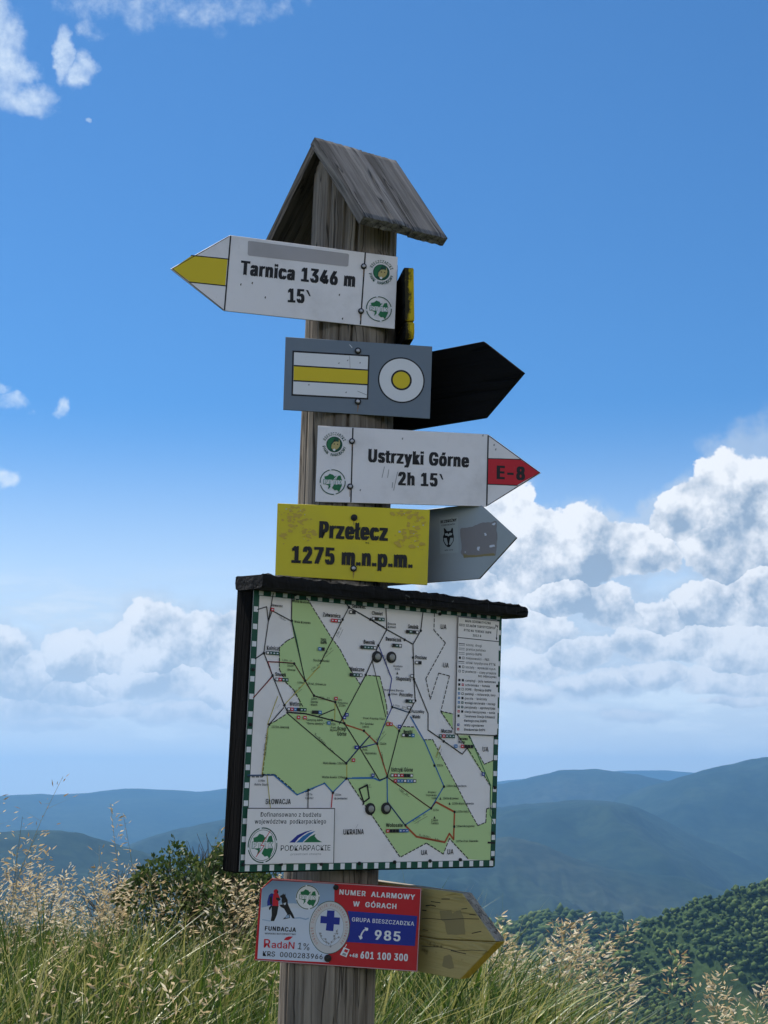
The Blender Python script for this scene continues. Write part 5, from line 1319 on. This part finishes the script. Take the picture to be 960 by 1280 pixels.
# grasses gone to seed: thin stalk, airy panicle of husks
def panicles(P, hgt, seed, nh=(26, 46), husk=(0.020, 0.036), spread=0.06, plen=0.26, droop=0.5, fat=0.0042, tint0=0.45):
    """returns stalk (V,F,T) and husk (V,F,T) arrays for seed stems rooted at P"""
    r = np.random.default_rng(seed); SV, SF, ST, HV, HF, HT = [], [], [], [], [], []; so = ho_ = 0
    for i in range(len(P)):
        h = hgt[i]; az = r.random() * 6.28; ln = (0.06 + 0.22 * r.random()); bx, by = math.cos(az) * ln + 0.05, math.sin(az) * ln
        def cpos(t): return np.array([P[i, 0] + bx * h * t * t, P[i, 1] + by * h * t * t, P[i, 2] + h * (t - 0.06 * t * t)])
        w0 = 0.0018; K = 6; fa = r.random() * 3.14; wx = np.array([math.cos(fa), math.sin(fa), 0]) * w0; wy = np.array([-math.sin(fa), math.cos(fa), 0]) * w0
        V = []
        for k in range(K + 1):
            c = cpos(k / K); w = 1 - 0.6 * k / K; V += [c + wx * w, c - wx * 0.5 * w + wy * 0.87 * w, c - wx * 0.5 * w - wy * 0.87 * w]
        Fk = [(3 * k + a, 3 * k + (a + 1) % 3, 3 * k + 3 + (a + 1) % 3) for k in range(K) for a in range(3)] + [(3 * k + a, 3 * k + 3 + (a + 1) % 3, 3 * k + 3 + a) for k in range(K) for a in range(3)]
        tt = r.random()
        m_ = r.integers(*nh); pl = plen * (0.7 + 0.6 * r.random()); tr0 = max(0.3, 1 - pl / h)
        base_t = tint0 + (r.random() - 0.5) * 0.5
        for q in range(m_):
            t = tr0 + (1 - tr0) * (q + r.random()) / m_; c = cpos(min(t, 1.0))
            a = r.random() * 6.28; env = math.sin(math.pi * min(1, (t - tr0) / (1 - tr0) * 0.85 + 0.15)) ** 0.7
            out = spread * env * (0.25 + 0.9 * r.random()); d = np.array([math.cos(a), math.sin(a), 0])
            tip = c + d * out + np.array([0.012, 0, out * (0.55 - droop * r.random() * 1.4)])
            L = husk[0] + (husk[1] - husk[0]) * r.random(); f = fat * (0.7 + 0.6 * r.random())
            hd = d * (0.4 + r.random()) + np.array([0.25, 0, 0.9 - droop * 2 * r.random()]); hd /= np.linalg.norm(hd)
            sd = np.cross(hd, np.array([r.random() - .5, r.random() - .5, r.random() - .5])); sd /= (np.linalg.norm(sd) + 1e-9); s2 = np.cross(hd, sd)
            a0, a1 = tip, tip + hd * L; mid = tip + hd * L * 0.42
            HV += [a0, mid + sd * f, mid + s2 * f * 0.6, mid - sd * f, a1]; b = ho_
            HF += [(b, b + 1, b + 2), (b, b + 2, b + 3), (b + 1, b + 4, b + 2), (b + 2, b + 4, b + 3)]; ho_ += 5
            HT += [np.clip(base_t + (r.random() - 0.5) * 0.7, 0, 1)] * 5
            if q % 2 == 0:       # hair-thin branch
                k0 = len(V); bw = np.array([0, 0, 0.0005]); V += [c - bw, c + bw, tip + bw * 0.6]; Fk.append((k0, k0 + 1, k0 + 2))
        SV += V; SF += [tuple(so + x for x in f_) for f_ in Fk]; so += len(V); ST += [tt] * len(V)
    return (np.array(SV), np.array(SF), np.array(ST)), (np.array(HV), np.array(HF), np.array(HT))

def seed_field(name, P, hgt, seed, label, **kw):
    st_, hu = panicles(P, hgt, seed, **kw)
    me = np_mesh(name, np.concatenate([st_[0], hu[0]]), np.concatenate([st_[1], hu[1] + len(st_[0])]), np.concatenate([st_[2], hu[2]]))
    me.materials.append(M_STALK); me.materials.append(M_SEED)
    mi = np.zeros(len(me.polygons), np.int32); mi[len(st_[1]):] = 1; me.polygons.foreach_set('material_index', mi)
    o = link(name, me, None); tag(o, label, 'seed grass', kind='stuff'); return o

def seeds_at(specs, seed):
    """specs: (px0, px1, top_px0, top_px1, depth0, depth1, count): stems whose tips reach the given photo heights"""
    r = np.random.default_rng(seed); P, Hh = [], []
    for (a, b, t0, t1, d0, d1, n) in specs:
        for _ in range(n):
            px = a + (b - a) * r.random(); D_ = d0 + (d1 - d0) * r.random(); f = (px - a) / (b - a)
            top = t0 + (t1 - t0) * f + r.random() ** 1.3 * 62
            q = at(px, top, D_); z = gz(q.x, q.y); h = q.z - z
            if h < 0.22: continue
            h = min(h, 1.25); P.append((q.x - 0.05 * h, q.y, z)); Hh.append(h)
    return np.array(P), np.array(Hh)

P, Hh = seeds_at([(-120, 330, 1058, 1075, 6.2, 8.2, 92), (-60, 120, 1050, 1090, 6.0, 7.5, 26), (140, 320, 1070, 1085, 6.0, 7.2, 30), (470, 560, 1090, 1125, 6.5, 8.2, 14), (-60, 75, 1000, 1030, 6.0, 7.2, 11)], 51)
seed_field('seed_grass', P, Hh, 52, 'dry whitish seed grass standing along the crest at the left', fat=0.0040)
P, Hh = seeds_at([(600, 760, 1122, 1134, 6.2, 8.2, 26), (740, 960, 1140, 1195, 6.0, 8.0, 11), (900, 1080, 1190, 1245, 5.8, 7.5, 8)], 61)
seed_field('seed_grass', P, Hh, 62, 'pinkish dry seed grass on the falling crest at the right', nh=(34, 58), husk=(0.024, 0.044), fat=0.0050, tint0=0.42)
P, Hh = seeds_at([(-100, 340, 1150, 1160, 4.6, 6.6, 36), (470, 800, 1190, 1260, 5.0, 6.8, 14)], 71)
seed_field('seed_grass', P, Hh, 72, 'short bent seed heads mixed into the green grass', nh=(14, 26), spread=0.035, plen=0.16, droop=0.9)

# the few tall stalks that stand clear against the hills and sky, each a thing of its own
def tall_stalk(px, top, D_, seed, label, **kw):
    q = at(px, top, D_); z = gz(q.x, q.y); h = q.z - z; loc = Vector((q.x - 0.08, q.y, z))
    st_, hu = panicles(np.array([[0, 0, 0.0]]), np.array([h]), seed, **kw)
    root = empty('grass_stalk', loc); tag(root, label, 'grass stalk', 'tall seed stalks above the meadow')
    link('stem', np_mesh('stem', *st_), M_STALK, root)
    o = link('seed_head', np_mesh('seed_head', *hu), M_SEED, root); o['kind'] = 'stuff'
for a in ((22, 948, 6.2, 201, 'tallest airy grass stalk near the left edge, reaching up into the pale sky', dict(nh=(26, 32), spread=0.12, plen=0.55, tint0=0.15, fat=0.003)),
          (2, 975, 6.4, 207, 'airy grass stalk cut by the left edge of the view', dict(nh=(20, 28), spread=0.10, plen=0.40, tint0=0.2, fat=0.003)),
          (40, 1000, 6.0, 203, 'grass stalk with hanging husks just right of the tallest one', dict(nh=(24, 30), spread=0.09, plen=0.35, tint0=0.3, fat=0.003)),
          (190, 983, 6.3, 211, 'straight reddish stalk with a narrow seed head in front of the far blue ridge', dict(nh=(60, 66), spread=0.022, plen=0.42, tint0=0.25, fat=0.0034)),
          (212, 1000, 6.6, 213, 'thin dark stalk right beside the reddish one', dict(nh=(16, 20), spread=0.06, plen=0.38, tint0=0.1, fat=0.003)),
          (250, 1013, 6.7, 217, 'sparse stalk nearest the left side of the map board', dict(nh=(16, 22), spread=0.06, plen=0.32, tint0=0.15, fat=0.003)),
          (152, 1040, 6.9, 219, 'short thin stalk left of the reddish one', dict(nh=(10, 14), spread=0.07, plen=0.25, tint0=0.1, fat=0.003)),
          (704, 1122, 6.6, 223, 'slim stalk rising at the right of the wooden arrow before the forest', dict(nh=(34, 40), spread=0.03, plen=0.3, tint0=0.4))):
    tall_stalk(*a[:5], **a[5])

# ------------------------------------------------------------------ shrubs on the crest
M_LEAF = tint_mat('shrub_leaves', (0.020, 0.045, 0.012), (0.065, 0.105, 0.024), (0.22, 0.23, 0.07), 0.55, 0.3, 0.3)
M_TWIG = plain('shrub_twigs', (0.06, 0.045, 0.03), 0.9)
def shrub(px0, px1, ytop, D_, seed, nleaf, label):
    r = np.random.default_rng(seed); a, b = at(px0, ytop, D_), at(px1, ytop, D_)
    cx_, W_ = (a.x + b.x) / 2, (b.x - a.x); z = gz(cx_, D_); Hs = a.z - z
    root = empty('shrub', (cx_, D_, z)); tag(root, label, 'shrub', 'shrubs on the grassy crest')
    V, Fc = [], []; tips = []
    def limb(p, d, L, rad_, depth):
        q = p + d * L; nrm = Vector((d.z, d.x, d.y)).cross(d).normalized(); b2 = nrm.cross(d)
        k = len(V)
        for (c_, rr_) in ((p, rad_), (q, rad_ * 0.6)):
            for j in range(4):
                an = math.pi / 2 * j; V.append(c_ + nrm * math.cos(an) * rr_ + b2 * math.sin(an) * rr_)
        for j in range(4): Fc.append((k + j, k + (j + 1) % 4, k + 4 + (j + 1) % 4, k + 4 + j))
        if depth <= 2: tips.append((q, d))
        if depth == 0: return
        for _ in range(3):
            nd = (d + Vector((r.normal() * 0.45, r.normal() * 0.45, r.normal() * 0.3 + 0.08))).normalized()
            limb(q, nd, L * (0.62 + 0.2 * r.random()), rad_ * 0.6, depth - 1)
    for _ in range(7):
        limb(Vector(((r.random() - .5) * W_ * 0.35, (r.random() - .5) * 0.2, 0)), Vector(((r.random() - .5) * W_ * 1.3, (r.random() - .5) * 0.8, 0.9)).normalized(), Hs * 0.36, 0.008, 3)
    link('twigs', mesh('twigs', V, Fc), M_TWIG, root)
    L = []; T = []; Fl = []
    for i in range(nleaf):
        q, d = tips[r.integers(len(tips))]; c_ = np.array(q[:]) + r.normal(size=3) * 0.035
        c_[0] = np.clip(c_[0], -W_ * 0.56, W_ * 0.56); c_[2] = min(c_[2], Hs * (1.02 - 0.25 * abs(c_[0]) / (W_ / 2)) + 0.03 * r.random())
        u = np.array([d.x, d.y, d.z]) * 0.8 + r.normal(size=3) * 0.6; u /= np.linalg.norm(u); w = np.cross(u, r.normal(size=3)); w /= np.linalg.norm(w)
        s_ = 0.016 + 0.014 * r.random(); b = len(L)
        L += [c_, c_ + u * s_ * 0.5 + w * s_ * 0.30, c_ + u * s_, c_ + u * s_ * 0.5 - w * s_ * 0.30]
        Fl.append((b, b + 1, b + 2, b + 3)); T += [np.clip(r.random() * 0.75, 0, 1)] * 4
    o = link('foliage', np_mesh('foliage', np.array(L), np.array(Fl), np.array(T)), M_LEAF, root); o['kind'] = 'stuff'
shrub(160, 275, 1060, 6.9, 301, 5400, 'dark green bushy shrub behind the seed grass, left of the map board')
shrub(240, 336, 1054, 7.3, 302, 4800, 'dark shrub partly behind the lower left corner of the map board')
shrub(262, 296, 1036, 8.2, 303, 1500, 'narrow upright green shrub tip at the left edge of the map board')
